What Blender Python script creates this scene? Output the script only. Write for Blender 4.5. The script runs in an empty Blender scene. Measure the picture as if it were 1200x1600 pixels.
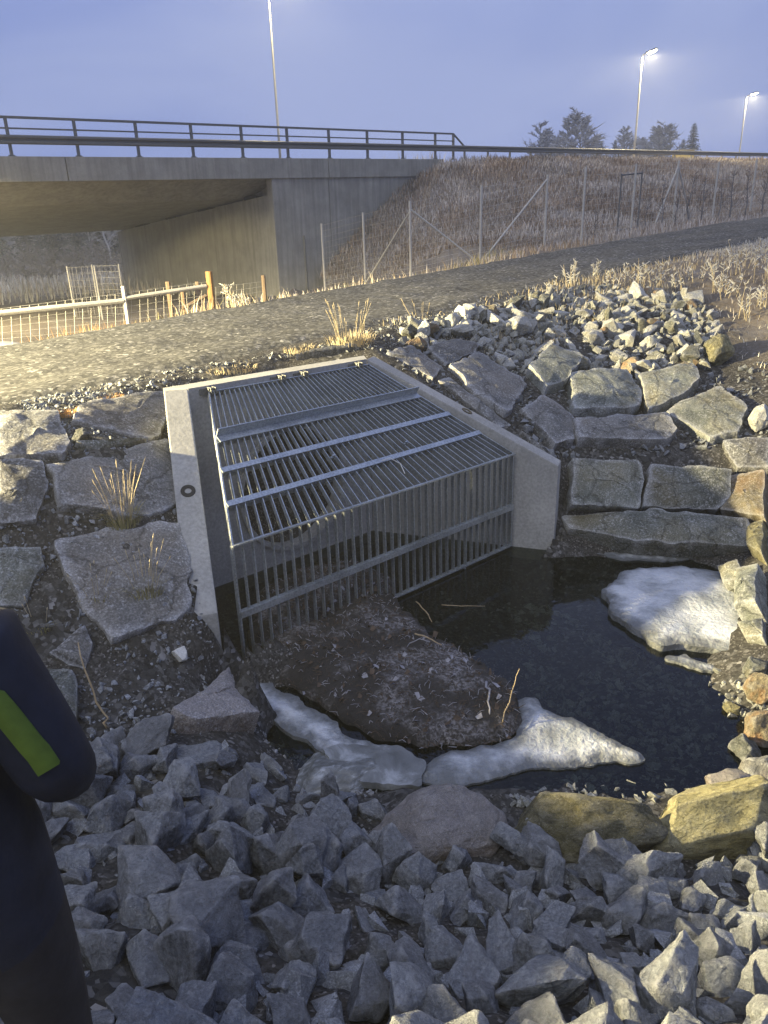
import bpy, bmesh, math, random
import numpy as np
from mathutils import Vector, Matrix, Quaternion, noise as mnoise

random.seed(7)
np.random.seed(7)
SC = bpy.context.scene
COL = SC.collection

# ------------------------------------------------------------------ camera
F_PX, VX, VY, CAM_Z = 1134.0, 690.0, 3800.0, 3.0        # focal length in photo pixels, vertical vanishing point, eye above water
_up = -np.array([(VX - 600) / F_PX, -(VY - 800) / F_PX, -1.0]); _up /= np.linalg.norm(_up)
_fw = np.array([0, 0, -1.0]); _fw -= _fw.dot(_up) * _up; _fw /= np.linalg.norm(_fw)
CM = np.array([np.cross(_fw, _up), _fw, _up])            # camera axes -> world axes
EYE = np.array([0, 0, CAM_Z])
cd = bpy.data.cameras.new('camera'); cam = bpy.data.objects.new('camera', cd); COL.objects.link(cam)
cd.sensor_fit = 'VERTICAL'; cd.sensor_height = 36.0; cd.lens = 36.0 * F_PX / 1600.0
cd.clip_start = 0.05; cd.clip_end = 3000
m4 = Matrix.Identity(4)
for i in range(3):
    for j in range(3): m4[i][j] = CM[i][j]
m4[2][3] = CAM_Z
cam.matrix_world = m4
SC.camera = cam

def ray(u, v):
    return CM @ np.array([(u - 600) / F_PX, -(v - 800) / F_PX, -1.0])
def at_z(u, v, z):
    d = ray(u, v); return EYE + d * ((z - CAM_Z) / d[2])
def at_y(u, v, y):
    d = ray(u, v); return EYE + d * (y / d[1])
def proj(p):
    c = CM.T @ (np.asarray(p, float) - EYE)
    if c[2] > -1e-3: return (-9999, -9999)
    return (600 + F_PX * c[0] / -c[2], 800 - F_PX * c[1] / -c[2])

# ------------------------------------------------------------------ sky, key light, exposure
SUN_DIR = Vector((-0.3, -0.6, 0.0)).normalized() * math.cos(math.radians(55)) + Vector((0, 0, math.sin(math.radians(55))))     # dusk: only a faint soft direction is left in the overcast
w = bpy.data.worlds.new('World'); SC.world = w; w.use_nodes = True
nt = w.node_tree; N = nt.nodes; L = nt.links; N.clear()
o_ = N.new('ShaderNodeOutputWorld'); bg = N.new('ShaderNodeBackground'); L.new(bg.outputs[0], o_.inputs[0])
sky = N.new('ShaderNodeTexSky'); sky.sky_type = 'NISHITA'; sky.sun_disc = False
sky.sun_elevation = math.radians(1.0); sky.sun_rotation = math.atan2(SUN_DIR.x, SUN_DIR.y)
sky.ozone_density = 4.0; sky.dust_density = 0.3
tc = N.new('ShaderNodeTexCoord'); mp = N.new('ShaderNodeMapping'); mp.inputs['Scale'].default_value = (1.0, 1.0, 2.6)
nz = N.new('ShaderNodeTexNoise'); nz.inputs['Scale'].default_value = 1.5; nz.inputs['Detail'].default_value = 5; nz.inputs['Roughness'].default_value = 0.5
nz.inputs['Distortion'].default_value = 0.5
L.new(tc.outputs['Generated'], mp.inputs[0]); L.new(mp.outputs[0], nz.inputs[0])
cr = N.new('ShaderNodeValToRGB'); cr.color_ramp.elements[0].position = 0.36; cr.color_ramp.elements[1].position = 0.64
cr.color_ramp.elements[0].color = (0.19, 0.265, 0.6, 1); cr.color_ramp.elements[1].color = (0.36, 0.43, 0.71, 1)
L.new(nz.outputs['Fac'], cr.inputs[0])
mxs = N.new('ShaderNodeMixRGB'); mxs.inputs[0].default_value = 0.94
sc_ = N.new('ShaderNodeMixRGB'); sc_.blend_type = 'MULTIPLY'; sc_.inputs[0].default_value = 1; sc_.inputs[2].default_value = (0.1, 0.1, 0.1, 1)
L.new(sky.outputs[0], sc_.inputs[1]); L.new(sc_.outputs[0], mxs.inputs[1]); L.new(cr.outputs[0], mxs.inputs[2])
L.new(mxs.outputs[0], bg.inputs[0]); bg.inputs[1].default_value = 0.97

sd = bpy.data.lights.new('sun', 'SUN'); sun = bpy.data.objects.new('sun', sd); COL.objects.link(sun)
sd.energy = 1.0; sd.angle = math.radians(40.0); sd.color = (1.0, 0.95, 0.80)
sun.rotation_euler = SUN_DIR.to_track_quat('Z', 'Y').to_euler()
SC.view_settings.view_transform = 'Standard'; SC.view_settings.look = 'None'
SC.view_settings.exposure = 0.3; SC.view_settings.gamma = 1.0; SC.view_settings.use_curve_mapping = False
SC.cycles.max_bounces = 6; SC.cycles.transparent_max_bounces = 12
SC.cycles.use_denoising = True; SC.cycles.sample_clamp_indirect = 4.0

# ------------------------------------------------------------------ helpers: objects
def tag(o, label, cat, group=None):
    o['label'] = label; o['category'] = cat
    if group: o['group'] = group
    return o
def empty(name, loc=(0, 0, 0)):
    o = bpy.data.objects.new(name, None); COL.objects.link(o); o.location = loc; o.empty_display_size = 0.1
    return o
def link(name, mesh, parent=None):
    o = bpy.data.objects.new(name, mesh); COL.objects.link(o)
    if parent is not None: o.parent = parent
    return o
class MB:
    def __init__(s): s.v = []; s.f = []; s.mi = []
    def add(s, vs, fs, mi=0):
        b = len(s.v); s.v += [tuple(map(float, p)) for p in vs]; s.f += [tuple(i + b for i in f) for f in fs]; s.mi += [mi] * len(fs); return s
    def hexa(s, p, mi=0):        # 8 corners: bottom 4 ccw, top 4 ccw
        return s.add(p, [(3, 2, 1, 0), (4, 5, 6, 7), (0, 1, 5, 4), (1, 2, 6, 5), (2, 3, 7, 6), (3, 0, 4, 7)], mi)
    def bar(s, a, b, side, up, mi=0):   # bar from a to b; side, up = full extents vectors
        a, b, side, up = map(lambda q: np.array(q, float), (a, b, side, up)); h, k = side / 2, up / 2
        return s.hexa([a - h - k, a + h - k, b + h - k, b - h - k, a - h + k, a + h + k, b + h + k, b - h + k], mi)
    def tube(s, pts, rad, n=8, mi=0, cap=True):
        pts = [np.array(p, float) for p in pts]; k = len(pts)
        if not hasattr(rad, '__len__'): rad = [rad] * k
        ref = np.array([0.31, 0.22, 0.92]); vs = []
        for i, p in enumerate(pts):
            d = pts[min(i + 1, k - 1)] - pts[max(i - 1, 0)]; d = d / (np.linalg.norm(d) + 1e-9)
            r = ref if abs(d @ ref) < 0.95 else np.array([1.0, 0, 0])
            e1 = np.cross(d, r); e1 /= np.linalg.norm(e1); e2 = np.cross(d, e1)
            for j in range(n):
                a = 2 * math.pi * j / n; vs.append(p + rad[i] * (math.cos(a) * e1 + math.sin(a) * e2))
        fs = [(i * n + j, i * n + (j + 1) % n, (i + 1) * n + (j + 1) % n, (i + 1) * n + j) for i in range(k - 1) for j in range(n)]
        if cap: fs += [tuple(range(n))[::-1], tuple(range((k - 1) * n, k * n))]
        return s.add(vs, fs, mi)
    def mesh(s, name, mats, smooth=False):
        me = bpy.data.meshes.new(name); me.from_pydata(s.v, [], s.f)
        for m in (mats if isinstance(mats, (list, tuple)) else [mats]): me.materials.append(m)
        if any(s.mi): me.polygons.foreach_set('material_index', s.mi)
        if smooth: me.polygons.foreach_set('use_smooth', [True] * len(me.polygons))
        me.update(); return me
    def build(s, name, mats, parent=None, smooth=False, bevel=0, angle=None):
        me = s.mesh(name, mats, smooth)
        if bevel:
            bm = bmesh.new(); bm.from_mesh(me); bmesh.ops.remove_doubles(bm, verts=bm.verts, dist=1e-5)
            bmesh.ops.bevel(bm, geom=[e for e in bm.edges if e.is_manifold and e.calc_face_angle(0) > 0.5], offset=bevel, segments=2, affect='EDGES', profile=0.6)
            bmesh.ops.recalc_face_normals(bm, faces=bm.faces); bm.to_mesh(me); bm.free()
        return link(name, me, parent)
def fbm(p, sc=1.0, o=4):
    return mnoise.fractal(Vector(p) * sc, 0.9, 2.1, o, noise_basis='PERLIN_ORIGINAL')

# ------------------------------------------------------------------ helpers: materials
def newmat(name):
    m = bpy.data.materials.new(name); m.use_nodes = True
    return m, m.node_tree.nodes, m.node_tree.links, m.node_tree.nodes['Principled BSDF']
def noise_node(N, L, scale, detail=4, rough=0.55, coord='Object', vec=None, dist=0.0):
    n = N.new('ShaderNodeTexNoise'); n.inputs['Scale'].default_value = scale; n.inputs['Detail'].default_value = detail
    n.inputs['Roughness'].default_value = rough; n.inputs['Distortion'].default_value = dist
    if vec is None:
        t = N.new('ShaderNodeTexCoord'); vec = t.outputs[coord]
    L.new(vec, n.inputs['Vector']); return n
def ramp(N, L, src, stops):
    r = N.new('ShaderNodeValToRGB'); e = r.color_ramp.elements
    while len(e) < len(stops): e.new(0.5)
    for q, (p, c) in zip(e, stops): q.position = p; q.color = (*c, 1) if len(c) == 3 else c
    L.new(src, r.inputs[0]); return r
def mixc(N, L, fac, a, b, mode='MIX'):
    m = N.new('ShaderNodeMixRGB'); m.blend_type = mode
    for k, x in ((0, fac), (1, a), (2, b)):
        if hasattr(x, 'links'): L.new(x, m.inputs[k])
        elif k == 0: m.inputs[0].default_value = x
        else: m.inputs[k].default_value = (*x, 1)
    return m.outputs[0]
def bump(N, L, h, strength, dist, bsdf, normal=None):
    b = N.new('ShaderNodeBump'); b.inputs['Strength'].default_value = strength; b.inputs['Distance'].default_value = dist
    L.new(h, b.inputs['Height'])
    if normal is not None: L.new(normal, b.inputs['Normal'])
    if bsdf is not None: L.new(b.outputs[0], bsdf.inputs['Normal'])
    return b.outputs[0]

def rock_mat(name, stops, scale=6.0, frost=0.35, tint=None, tintamt=0.0, rough=0.85, bumpd=0.014, edge=0.5, crack=0.0, rime=0.0):
    m, N, L, B = newmat(name)
    t = N.new('ShaderNodeTexCoord'); oi = N.new('ShaderNodeObjectInfo')
    add = N.new('ShaderNodeVectorMath'); add.operation = 'ADD'
    sclr = N.new('ShaderNodeVectorMath'); sclr.operation = 'SCALE'; sclr.inputs[0].default_value = (37, 17, 53); L.new(oi.outputs['Random'], sclr.inputs['Scale'])
    L.new(t.outputs['Object'], add.inputs[0]); L.new(sclr.outputs[0], add.inputs[1]); vec = add.outputs[0]
    a = noise_node(N, L, scale, 8, 0.62, vec=vec, dist=0.4)
    c = ramp(N, L, a.outputs[0], stops).outputs[0]
    if tint:
        b2 = noise_node(N, L, scale * 0.35, 4, 0.6, vec=vec); r2 = ramp(N, L, b2.outputs[0], [(0.45, (0, 0, 0)), (0.66, (tintamt,) * 3)])
        c = mixc(N, L, r2.outputs[0], c, tint)
    hs = N.new('ShaderNodeHueSaturation'); L.new(c, hs.inputs['Color'])
    mr = N.new('ShaderNodeMapRange'); mr.inputs['To Min'].default_value = 0.62; mr.inputs['To Max'].default_value = 1.35; L.new(oi.outputs['Random'], mr.inputs[0])
    L.new(mr.outputs[0], hs.inputs['Value']); c = hs.outputs[0]
    # frost: fine pale speckle, and rime on worn edges
    f = noise_node(N, L, scale * 11, 5, 0.7, vec=vec); fr = ramp(N, L, f.outputs[0], [(0.5, (0, 0, 0)), (0.72, (frost,) * 3)])
    f2 = noise_node(N, L, scale * 1.3, 3, 0.5, vec=vec); fr2 = ramp(N, L, f2.outputs[0], [(0.35, (0.25,) * 3), (0.65, (1, 1, 1))])
    c = mixc(N, L, mixc(N, L, 1, fr.outputs[0], fr2.outputs[0], 'MULTIPLY'), c, (0.55, 0.57, 0.6))
    if rime:  # rime on upward faces, also putting top-lit contrast into the colour
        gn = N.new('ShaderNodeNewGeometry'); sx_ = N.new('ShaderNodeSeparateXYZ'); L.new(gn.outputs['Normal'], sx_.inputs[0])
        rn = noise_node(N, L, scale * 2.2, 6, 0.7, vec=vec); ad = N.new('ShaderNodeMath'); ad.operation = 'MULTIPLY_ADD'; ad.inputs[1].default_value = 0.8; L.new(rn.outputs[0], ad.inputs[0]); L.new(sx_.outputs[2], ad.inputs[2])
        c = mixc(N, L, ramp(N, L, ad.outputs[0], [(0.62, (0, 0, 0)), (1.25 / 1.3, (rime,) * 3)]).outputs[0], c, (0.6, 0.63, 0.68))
    if edge:
        g = N.new('ShaderNodeNewGeometry'); er = ramp(N, L, g.outputs['Pointiness'], [(0.505, (0, 0, 0)), (0.55, (edge,) * 3)])
        c = mixc(N, L, er.outputs[0], c, (0.5, 0.52, 0.55))
    sp_ = noise_node(N, L, scale * 22, 3, 0.8, vec=vec); c = mixc(N, L, 1, c, ramp(N, L, sp_.outputs[0], [(0.3, (0.55,) * 3), (0.5, (1, 1, 1)), (0.7, (1.5,) * 3)]).outputs[0], 'MULTIPLY')
    ck = None
    if crack:
        wv = mixc(N, L, 0.25, vec, a.outputs['Color']); vo = N.new('ShaderNodeTexVoronoi'); vo.feature = 'DISTANCE_TO_EDGE'; vo.inputs['Scale'].default_value = 2.6
        mpn = N.new('ShaderNodeMapping'); mpn.inputs['Scale'].default_value = (1.0, 0.55, 1.9); L.new(wv, mpn.inputs[0]); L.new(mpn.outputs[0], vo.inputs['Vector'])
        ck = ramp(N, L, vo.outputs['Distance'], [(0.0, (1 - crack,) * 3), (0.035, (1, 1, 1))]).outputs[0]; c = mixc(N, L, 1, c, ck, 'MULTIPLY')
    L.new(c, B.inputs['Base Color']); B.inputs['Roughness'].default_value = rough; B.inputs['Specular IOR Level'].default_value = 0.25
    h = noise_node(N, L, scale * 4, 8, 0.65, vec=vec)
    nn = bump(N, L, h.outputs[0], 0.9, bumpd, None)
    nn = bump(N, L, a.outputs[0], 0.8, bumpd * 3, None if ck is not None else B, nn)
    if ck is not None: bump(N, L, ck, 0.6, 0.015, B, nn)
    return m

# ------------------------------------------------------------------ materials
M = {}
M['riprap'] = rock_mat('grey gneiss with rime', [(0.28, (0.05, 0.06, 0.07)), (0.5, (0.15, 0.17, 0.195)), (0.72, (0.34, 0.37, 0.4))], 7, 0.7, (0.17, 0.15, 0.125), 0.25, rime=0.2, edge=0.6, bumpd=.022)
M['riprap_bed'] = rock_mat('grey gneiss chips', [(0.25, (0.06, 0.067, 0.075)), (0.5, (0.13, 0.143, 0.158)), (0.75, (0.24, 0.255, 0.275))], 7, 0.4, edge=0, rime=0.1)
M['rubble_bed'] = rock_mat('pale quarry chips', [(0.25, (0.15, 0.16, 0.15)), (0.5, (0.29, 0.3, 0.28)), (0.78, (0.46, 0.47, 0.44))], 5, 0.4, edge=0)
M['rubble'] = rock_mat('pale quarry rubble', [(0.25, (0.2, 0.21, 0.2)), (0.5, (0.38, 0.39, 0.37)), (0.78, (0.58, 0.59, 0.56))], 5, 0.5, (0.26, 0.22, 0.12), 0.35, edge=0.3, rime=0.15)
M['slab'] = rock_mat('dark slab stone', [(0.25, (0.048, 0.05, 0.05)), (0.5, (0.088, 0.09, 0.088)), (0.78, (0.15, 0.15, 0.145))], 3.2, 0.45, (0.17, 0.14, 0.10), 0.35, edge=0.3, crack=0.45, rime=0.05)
M['block'] = rock_mat('greenish block stone', [(0.25, (0.052, 0.06, 0.055)), (0.5, (0.105, 0.115, 0.105)), (0.78, (0.19, 0.2, 0.18))], 3.5, 0.45, (0.2, 0.165, 0.08), 0.4, edge=0.3, crack=0.45)
M['rust_rock'] = rock_mat('rust stained stone', [(0.25, (0.09, 0.08, 0.06)), (0.5, (0.19, 0.165, 0.11)), (0.78, (0.33, 0.29, 0.2))], 4, 0.3, (0.26, 0.12, 0.04), 0.6, edge=0.2)
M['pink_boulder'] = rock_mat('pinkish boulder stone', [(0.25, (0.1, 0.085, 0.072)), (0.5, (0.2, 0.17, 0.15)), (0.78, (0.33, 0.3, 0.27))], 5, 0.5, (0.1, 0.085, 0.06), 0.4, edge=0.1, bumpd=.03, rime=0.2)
M['lichen_boulder'] = rock_mat('lichen yellow boulder stone', [(0.25, (0.1, 0.09, 0.045)), (0.5, (0.26, 0.24, 0.125)), (0.78, (0.46, 0.43, 0.27))], 5, 0.4, (0.08, 0.09, 0.07), 0.6, edge=0.2, crack=0.35, bumpd=.03)

def concrete_mat(name, a, b, streak=0.35, warm=None):
    m, N, L, B = newmat(name)
    n1 = noise_node(N, L, 1.3, 6, 0.6); n2 = noise_node(N, L, 38, 4, 0.6)
    c = ramp(N, L, n1.outputs[0], [(0.3, a), (0.7, b)]).outputs[0]
    t = N.new('ShaderNodeTexCoord'); mp = N.new('ShaderNodeMapping'); mp.inputs['Scale'].default_value = (3.2, 3.2, 0.16); L.new(t.outputs['Object'], mp.inputs[0])
    n3 = noise_node(N, L, 1.6, 5, 0.6, vec=mp.outputs[0]); s3 = ramp(N, L, n3.outputs[0], [(0.42, (0, 0, 0)), (0.72, (streak,) * 3)])
    c = mixc(N, L, s3.outputs[0], c, tuple(x * 0.45 for x in a))
    sp = ramp(N, L, n2.outputs[0], [(0.35, (0.82,) * 3), (0.65, (1.08,) * 3)])
    c = mixc(N, L, 1, c, sp.outputs[0], 'MULTIPLY')
    L.new(c, B.inputs['Base Color']); B.inputs['Roughness'].default_value = 0.9; B.inputs['Specular IOR Level'].default_value = 0.2
    bump(N, L, n2.outputs[0], 0.35, 0.006, B); return m
M['concrete'] = concrete_mat('culvert concrete', (0.27, 0.275, 0.265), (0.4, 0.4, 0.385), 0.22)
M['bridge_concrete'] = concrete_mat('weathered bridge concrete', (0.26, 0.26, 0.225), (0.37, 0.365, 0.32), 0.45)

def galv_mat(name, lo, hi, metal=0.75, rough=0.42):
    m, N, L, B = newmat(name)
    v = N.new('ShaderNodeTexVoronoi'); v.inputs['Scale'].default_value = 55; t = N.new('ShaderNodeTexCoord'); L.new(t.outputs['Object'], v.inputs['Vector'])
    n = noise_node(N, L, 5, 5, 0.6); f = mixc(N, L, 0.5, v.outputs['Distance'], n.outputs[0])
    c = ramp(N, L, f, [(0.25, lo), (0.65, hi)]); L.new(c.outputs[0], B.inputs['Base Color'])
    r = ramp(N, L, n.outputs[0], [(0.3, (rough - 0.1,) * 3), (0.7, (rough + 0.15,) * 3)]); L.new(r.outputs[0], B.inputs['Roughness'])
    B.inputs['Metallic'].default_value = metal; return m
M['galv'] = galv_mat('hot dip galvanised steel', (0.26, 0.29, 0.31), (0.48, 0.52, 0.54))
M['galv_dull'] = galv_mat('weathered galvanised steel', (0.1, 0.105, 0.1), (0.18, 0.185, 0.175), 0.3, 0.6)
M['wire'] = galv_mat('frosted fence wire', (0.36, 0.35, 0.31), (0.52, 0.51, 0.46), 0.1, 0.7)

def flat_mat(name, col, rough=0.8, var=0.25, scale=8, metal=0.0, spec=0.3, bumpd=0.0):
    m, N, L, B = newmat(name); n = noise_node(N, L, scale, 5, 0.6)
    c = ramp(N, L, n.outputs[0], [(0.3, tuple(x * (1 - var) for x in col)), (0.7, tuple(min(1, x * (1 + var)) for x in col))])
    L.new(c.outputs[0], B.inputs['Base Color']); B.inputs['Roughness'].default_value = rough; B.inputs['Metallic'].default_value = metal
    B.inputs['Specular IOR Level'].default_value = spec
    if bumpd: bump(N, L, n.outputs[0], 0.8, bumpd, B)
    return m
def wood_mat(name, a, b):
    m, N, L, B = newmat(name); t = N.new('ShaderNodeTexCoord'); mp = N.new('ShaderNodeMapping'); mp.inputs['Scale'].default_value = (9, 9, 0.7); L.new(t.outputs['Object'], mp.inputs[0])
    n = noise_node(N, L, 3, 6, 0.6, vec=mp.outputs[0], dist=0.6); c = ramp(N, L, n.outputs[0], [(0.3, a), (0.7, b)]); L.new(c.outputs[0], B.inputs['Base Color'])
    B.inputs['Roughness'].default_value = 0.85; bump(N, L, n.outputs[0], 0.6, 0.01, B); return m
M['post_wood'] = wood_mat('orange pine post wood', (0.2, 0.1, 0.035), (0.42, 0.24, 0.09))
M['old_wood'] = wood_mat('weathered brown wood', (0.13, 0.09, 0.055), (0.24, 0.18, 0.12))
M['bark'] = wood_mat('grey frosted bark', (0.1, 0.1, 0.1), (0.22, 0.22, 0.22))
M['stick'] = wood_mat('pale bare twig wood', (0.24, 0.18, 0.1), (0.4, 0.32, 0.2))
M['reed_orange'] = flat_mat('dry orange grass', (0.42, 0.25, 0.1), 0.9, 0.35, 3)
M['straw'] = flat_mat('pale dry straw', (0.4, 0.34, 0.22), 0.9, 0.3, 3)
M['straw_green'] = flat_mat('straw with green bases', (0.24, 0.22, 0.1), 0.9, 0.35, 3)
M['frost_grass'] = flat_mat('rime covered grass', (0.5, 0.5, 0.47), 0.9, 0.25, 4)
M['brown_grass'] = flat_mat('brown winter grass', (0.31, 0.245, 0.18), 0.9, 0.4, 0.4)
M['grey_grass'] = flat_mat('frosted grey grass', (0.45, 0.41, 0.36), 0.9, 0.3, 0.4)
M['frost_twig'] = flat_mat('frosted twigs', (0.2, 0.2, 0.215), 0.9, 0.3, 0.8)
M['far_twig'] = flat_mat('frosted far twigs', (0.38, 0.385, 0.4), 0.9, 0.3, 0.8)
M['spruce'] = flat_mat('frosted spruce needles', (0.09, 0.11, 0.105), 0.9, 0.4, 0.9)
M['rubber'] = flat_mat('black rubber', (0.015, 0.015, 0.015), 0.6, 0.2)
M['dead_leaf'] = flat_mat('brown dead leaf', (0.075, 0.055, 0.04), 0.8, 0.4, 12)
M['frost_leaf'] = flat_mat('frosted dead leaf', (0.26, 0.26, 0.28), 0.8, 0.3, 12)
M['pole'] = galv_mat('lamp pole steel', (0.35, 0.35, 0.33), (0.5, 0.5, 0.47), 0.3, 0.5)
M['lamp_body'] = flat_mat('grey lamp housing', (0.2, 0.2, 0.2), 0.5, 0.1)
M['yellow_hut'] = flat_mat('yellow painted panel', (0.5, 0.4, 0.16), 0.7, 0.15)
m, N, L, B = newmat('lit lamp lens'); B.inputs['Emission Color'].default_value = (1, 0.87, 0.55, 1); B.inputs['Emission Strength'].default_value = 150; B.inputs['Base Color'].default_value = (0.9, 0.85, 0.7, 1)
M['lens'] = m

# ground: gravelly soil near the culvert, frosted winter grass on the banks further off
m, N, L, B = newmat('gravel soil and winter grass'); M['ground'] = m
t = N.new('ShaderNodeTexCoord'); at = N.new('ShaderNodeAttribute'); at.attribute_name = 'grass'
v1 = N.new('ShaderNodeTexVoronoi'); v1.inputs['Scale'].default_value = 34; v1.inputs['Randomness'].default_value = 1; L.new(t.outputs['Object'], v1.inputs['Vector'])
v2 = N.new('ShaderNodeTexVoronoi'); v2.inputs['Scale'].default_value = 85; L.new(t.outputs['Object'], v2.inputs['Vector'])
sep = N.new('ShaderNodeSeparateColor'); L.new(v1.outputs['Color'], sep.inputs[0]); sep2 = N.new('ShaderNodeSeparateColor'); L.new(v2.outputs['Color'], sep2.inputs[0])
g1 = ramp(N, L, sep.outputs[0], [(0.0, (0.02, 0.02, 0.02)), (0.6, (0.05, 0.05, 0.048)), (0.93, (0.11, 0.11, 0.108)), (1.0, (0.24, 0.24, 0.24))])
g2 = ramp(N, L, sep2.outputs[1], [(0.0, (0.022, 0.021, 0.02)), (0.85, (0.062, 0.06, 0.056)), (1.0, (0.2, 0.195, 0.19))])
nn = noise_node(N, L, 2.2, 6, 0.65); msk = ramp(N, L, nn.outputs[0], [(0.42, (0, 0, 0)), (0.58, (1, 1, 1))])
gr = mixc(N, L, msk.outputs[0], g1.outputs[0], g2.outputs[0])
n3 = noise_node(N, L, 0.9, 7, 0.7); n4 = noise_node(N, L, 14, 5, 0.7)
gs = ramp(N, L, n3.outputs[0], [(0.3, (0.085, 0.065, 0.045)), (0.5, (0.15, 0.12, 0.085)), (0.7, (0.22, 0.2, 0.17))])
gs2 = mixc(N, L, ramp(N, L, n4.outputs[0], [(0.35, (0, 0, 0)), (0.7, (0.5,) * 3)]).outputs[0], gs.outputs[0], (0.28, 0.27, 0.25))
c = mixc(N, L, at.outputs['Fac'], gr, gs2); L.new(c, B.inputs['Base Color']); B.inputs['Roughness'].default_value = 0.95; B.inputs['Specular IOR Level'].default_value = 0.15
hb = mixc(N, L, 0.5, v1.outputs['Distance'], v2.outputs['Distance']); b0 = bump(N, L, hb, -0.8, 0.02, None); bump(N, L, n4.outputs[0], 0.7, 0.03, B, b0)

m, N, L, B = newmat('packed gravel track'); M['road'] = m
t = N.new('ShaderNodeTexCoord')
v1 = N.new('ShaderNodeTexVoronoi'); v1.inputs['Scale'].default_value = 26; L.new(t.outputs['Object'], v1.inputs['Vector'])
v2 = N.new('ShaderNodeTexVoronoi'); v2.inputs['Scale'].default_value = 60; L.new(t.outputs['Object'], v2.inputs['Vector'])
sep = N.new('ShaderNodeSeparateColor'); L.new(v1.outputs['Color'], sep.inputs[0])
g1 = ramp(N, L, sep.outputs[0], [(0.0, (0.045, 0.046, 0.045)), (0.6, (0.085, 0.086, 0.082)), (0.94, (0.15, 0.15, 0.145)), (1.0, (0.3, 0.3, 0.29))])
nn = noise_node(N, L, 1.1, 7, 0.65); c = mixc(N, L, 1, g1.outputs[0], ramp(N, L, nn.outputs[0], [(0.3, (0.7,) * 3), (0.7, (1.15,) * 3)]).outputs[0], 'MULTIPLY')
L.new(c, B.inputs['Base Color']); B.inputs['Roughness'].default_value = 0.95; B.inputs['Specular IOR Level'].default_value = 0.15
b0 = bump(N, L, v1.outputs['Distance'], -1.0, 0.03, None); b1 = bump(N, L, v2.outputs['Distance'], -0.7, 0.015, None, b0); bump(N, L, nn.outputs[0], 0.6, 0.12, B, b1)

m, N, L, B = newmat('clear stream water'); M['water'] = m
N.remove(B); out = [n for n in N if n.type == 'OUTPUT_MATERIAL'][0]
tr = N.new('ShaderNodeBsdfTransparent'); tr.inputs[0].default_value = (0.38, 0.42, 0.39, 1)
gl = N.new('ShaderNodeBsdfGlossy'); gl.inputs['Roughness'].default_value = 0.03; gl.inputs[0].default_value = (0.9, 0.95, 1, 1)
fz = N.new('ShaderNodeFresnel'); fz.inputs['IOR'].default_value = 1.33; mx = N.new('ShaderNodeMixShader')
wn = noise_node(N, L, 5, 3, 0.5, dist=0.6); bn = bump(N, L, wn.outputs[0], 0.12, 0.03, None); L.new(bn, gl.inputs['Normal']); L.new(bn, fz.inputs['Normal'])
L.new(fz.outputs[0], mx.inputs[0]); L.new(tr.outputs[0], mx.inputs[1]); L.new(gl.outputs[0], mx.inputs[2]); L.new(mx.outputs[0], out.inputs[0])

m, N, L, B = newmat('white snow ice'); M['ice'] = m
n1 = noise_node(N, L, 2.4, 7, 0.62, dist=0.3); n2 = noise_node(N, L, 26, 5, 0.6)
c = ramp(N, L, n1.outputs[0], [(0.3, (0.1, 0.11, 0.115)), (0.43, (0.29, 0.315, 0.34)), (0.56, (0.5, 0.53, 0.57))])
n5 = noise_node(N, L, 60, 4, 0.7); sp_ = ramp(N, L, n5.outputs[0], [(0.28, (0.5,) * 3), (0.4, (1, 1, 1))]); at = N.new('ShaderNodeAttribute'); at.attribute_name = 'rim'; n6 = noise_node(N, L, 9, 5, 0.65); ad = N.new('ShaderNodeMath'); ad.operation = 'ADD'; L.new(at.outputs['Fac'], ad.inputs[0]); L.new(n6.outputs[0], ad.inputs[1])
thin = ramp(N, L, ad.outputs[0], [(0.55, (0, 0, 0)), (0.95, (1, 1, 1))]); ci_ = mixc(N, L, 1, c.outputs[0], sp_.outputs[0], 'MULTIPLY')       # thin clear margin, white where thick
L.new(mixc(N, L, thin.outputs[0], (0.12, 0.13, 0.135), ci_), B.inputs['Base Color'])
B.inputs['Roughness'].default_value = 0.45; B.inputs['Subsurface Weight'].default_value = 0.15; B.inputs['Subsurface Radius'].default_value = (0.02, 0.03, 0.04)
bump(N, L, mixc(N, L, 0.5, n1.outputs[0], n2.outputs[0]), 0.9, 0.05, B)
m, N, L, B = newmat('grey refrozen ice'); M['ice_grey'] = m
n1 = noise_node(N, L, 4, 7, 0.65, dist=0.5)
c = ramp(N, L, n1.outputs[0], [(0.3, (0.06, 0.065, 0.06)), (0.52, (0.15, 0.16, 0.16)), (0.72, (0.42, 0.45, 0.48))]); L.new(c.outputs[0], B.inputs['Base Color'])
B.inputs['Roughness'].default_value = 0.35; bump(N, L, n1.outputs[0], 0.4, 0.04, B)

m, N, L, B = newmat('frosted mud and plant debris'); M['mud'] = m
n1 = noise_node(N, L, 2.6, 8, 0.65); n2 = noise_node(N, L, 40, 6, 0.7)
c = ramp(N, L, n1.outputs[0], [(0.3, (0.012, 0.011, 0.01)), (0.6, (0.035, 0.032, 0.029))]).outputs[0]
f = mixc(N, L, 1, ramp(N, L, n2.outputs[0], [(0.42, (0, 0, 0)), (0.6, (0.9,) * 3)]).outputs[0], ramp(N, L, n1.outputs[0], [(0.5, (0.02,) * 3), (0.66, (0.85,) * 3)]).outputs[0], 'MULTIPLY')
c = mixc(N, L, f, c, (0.36, 0.35, 0.36)); L.new(c, B.inputs['Base Color']); B.inputs['Roughness'].default_value = 0.9
bump(N, L, n2.outputs[0], 0.9, 0.02, B)

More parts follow.
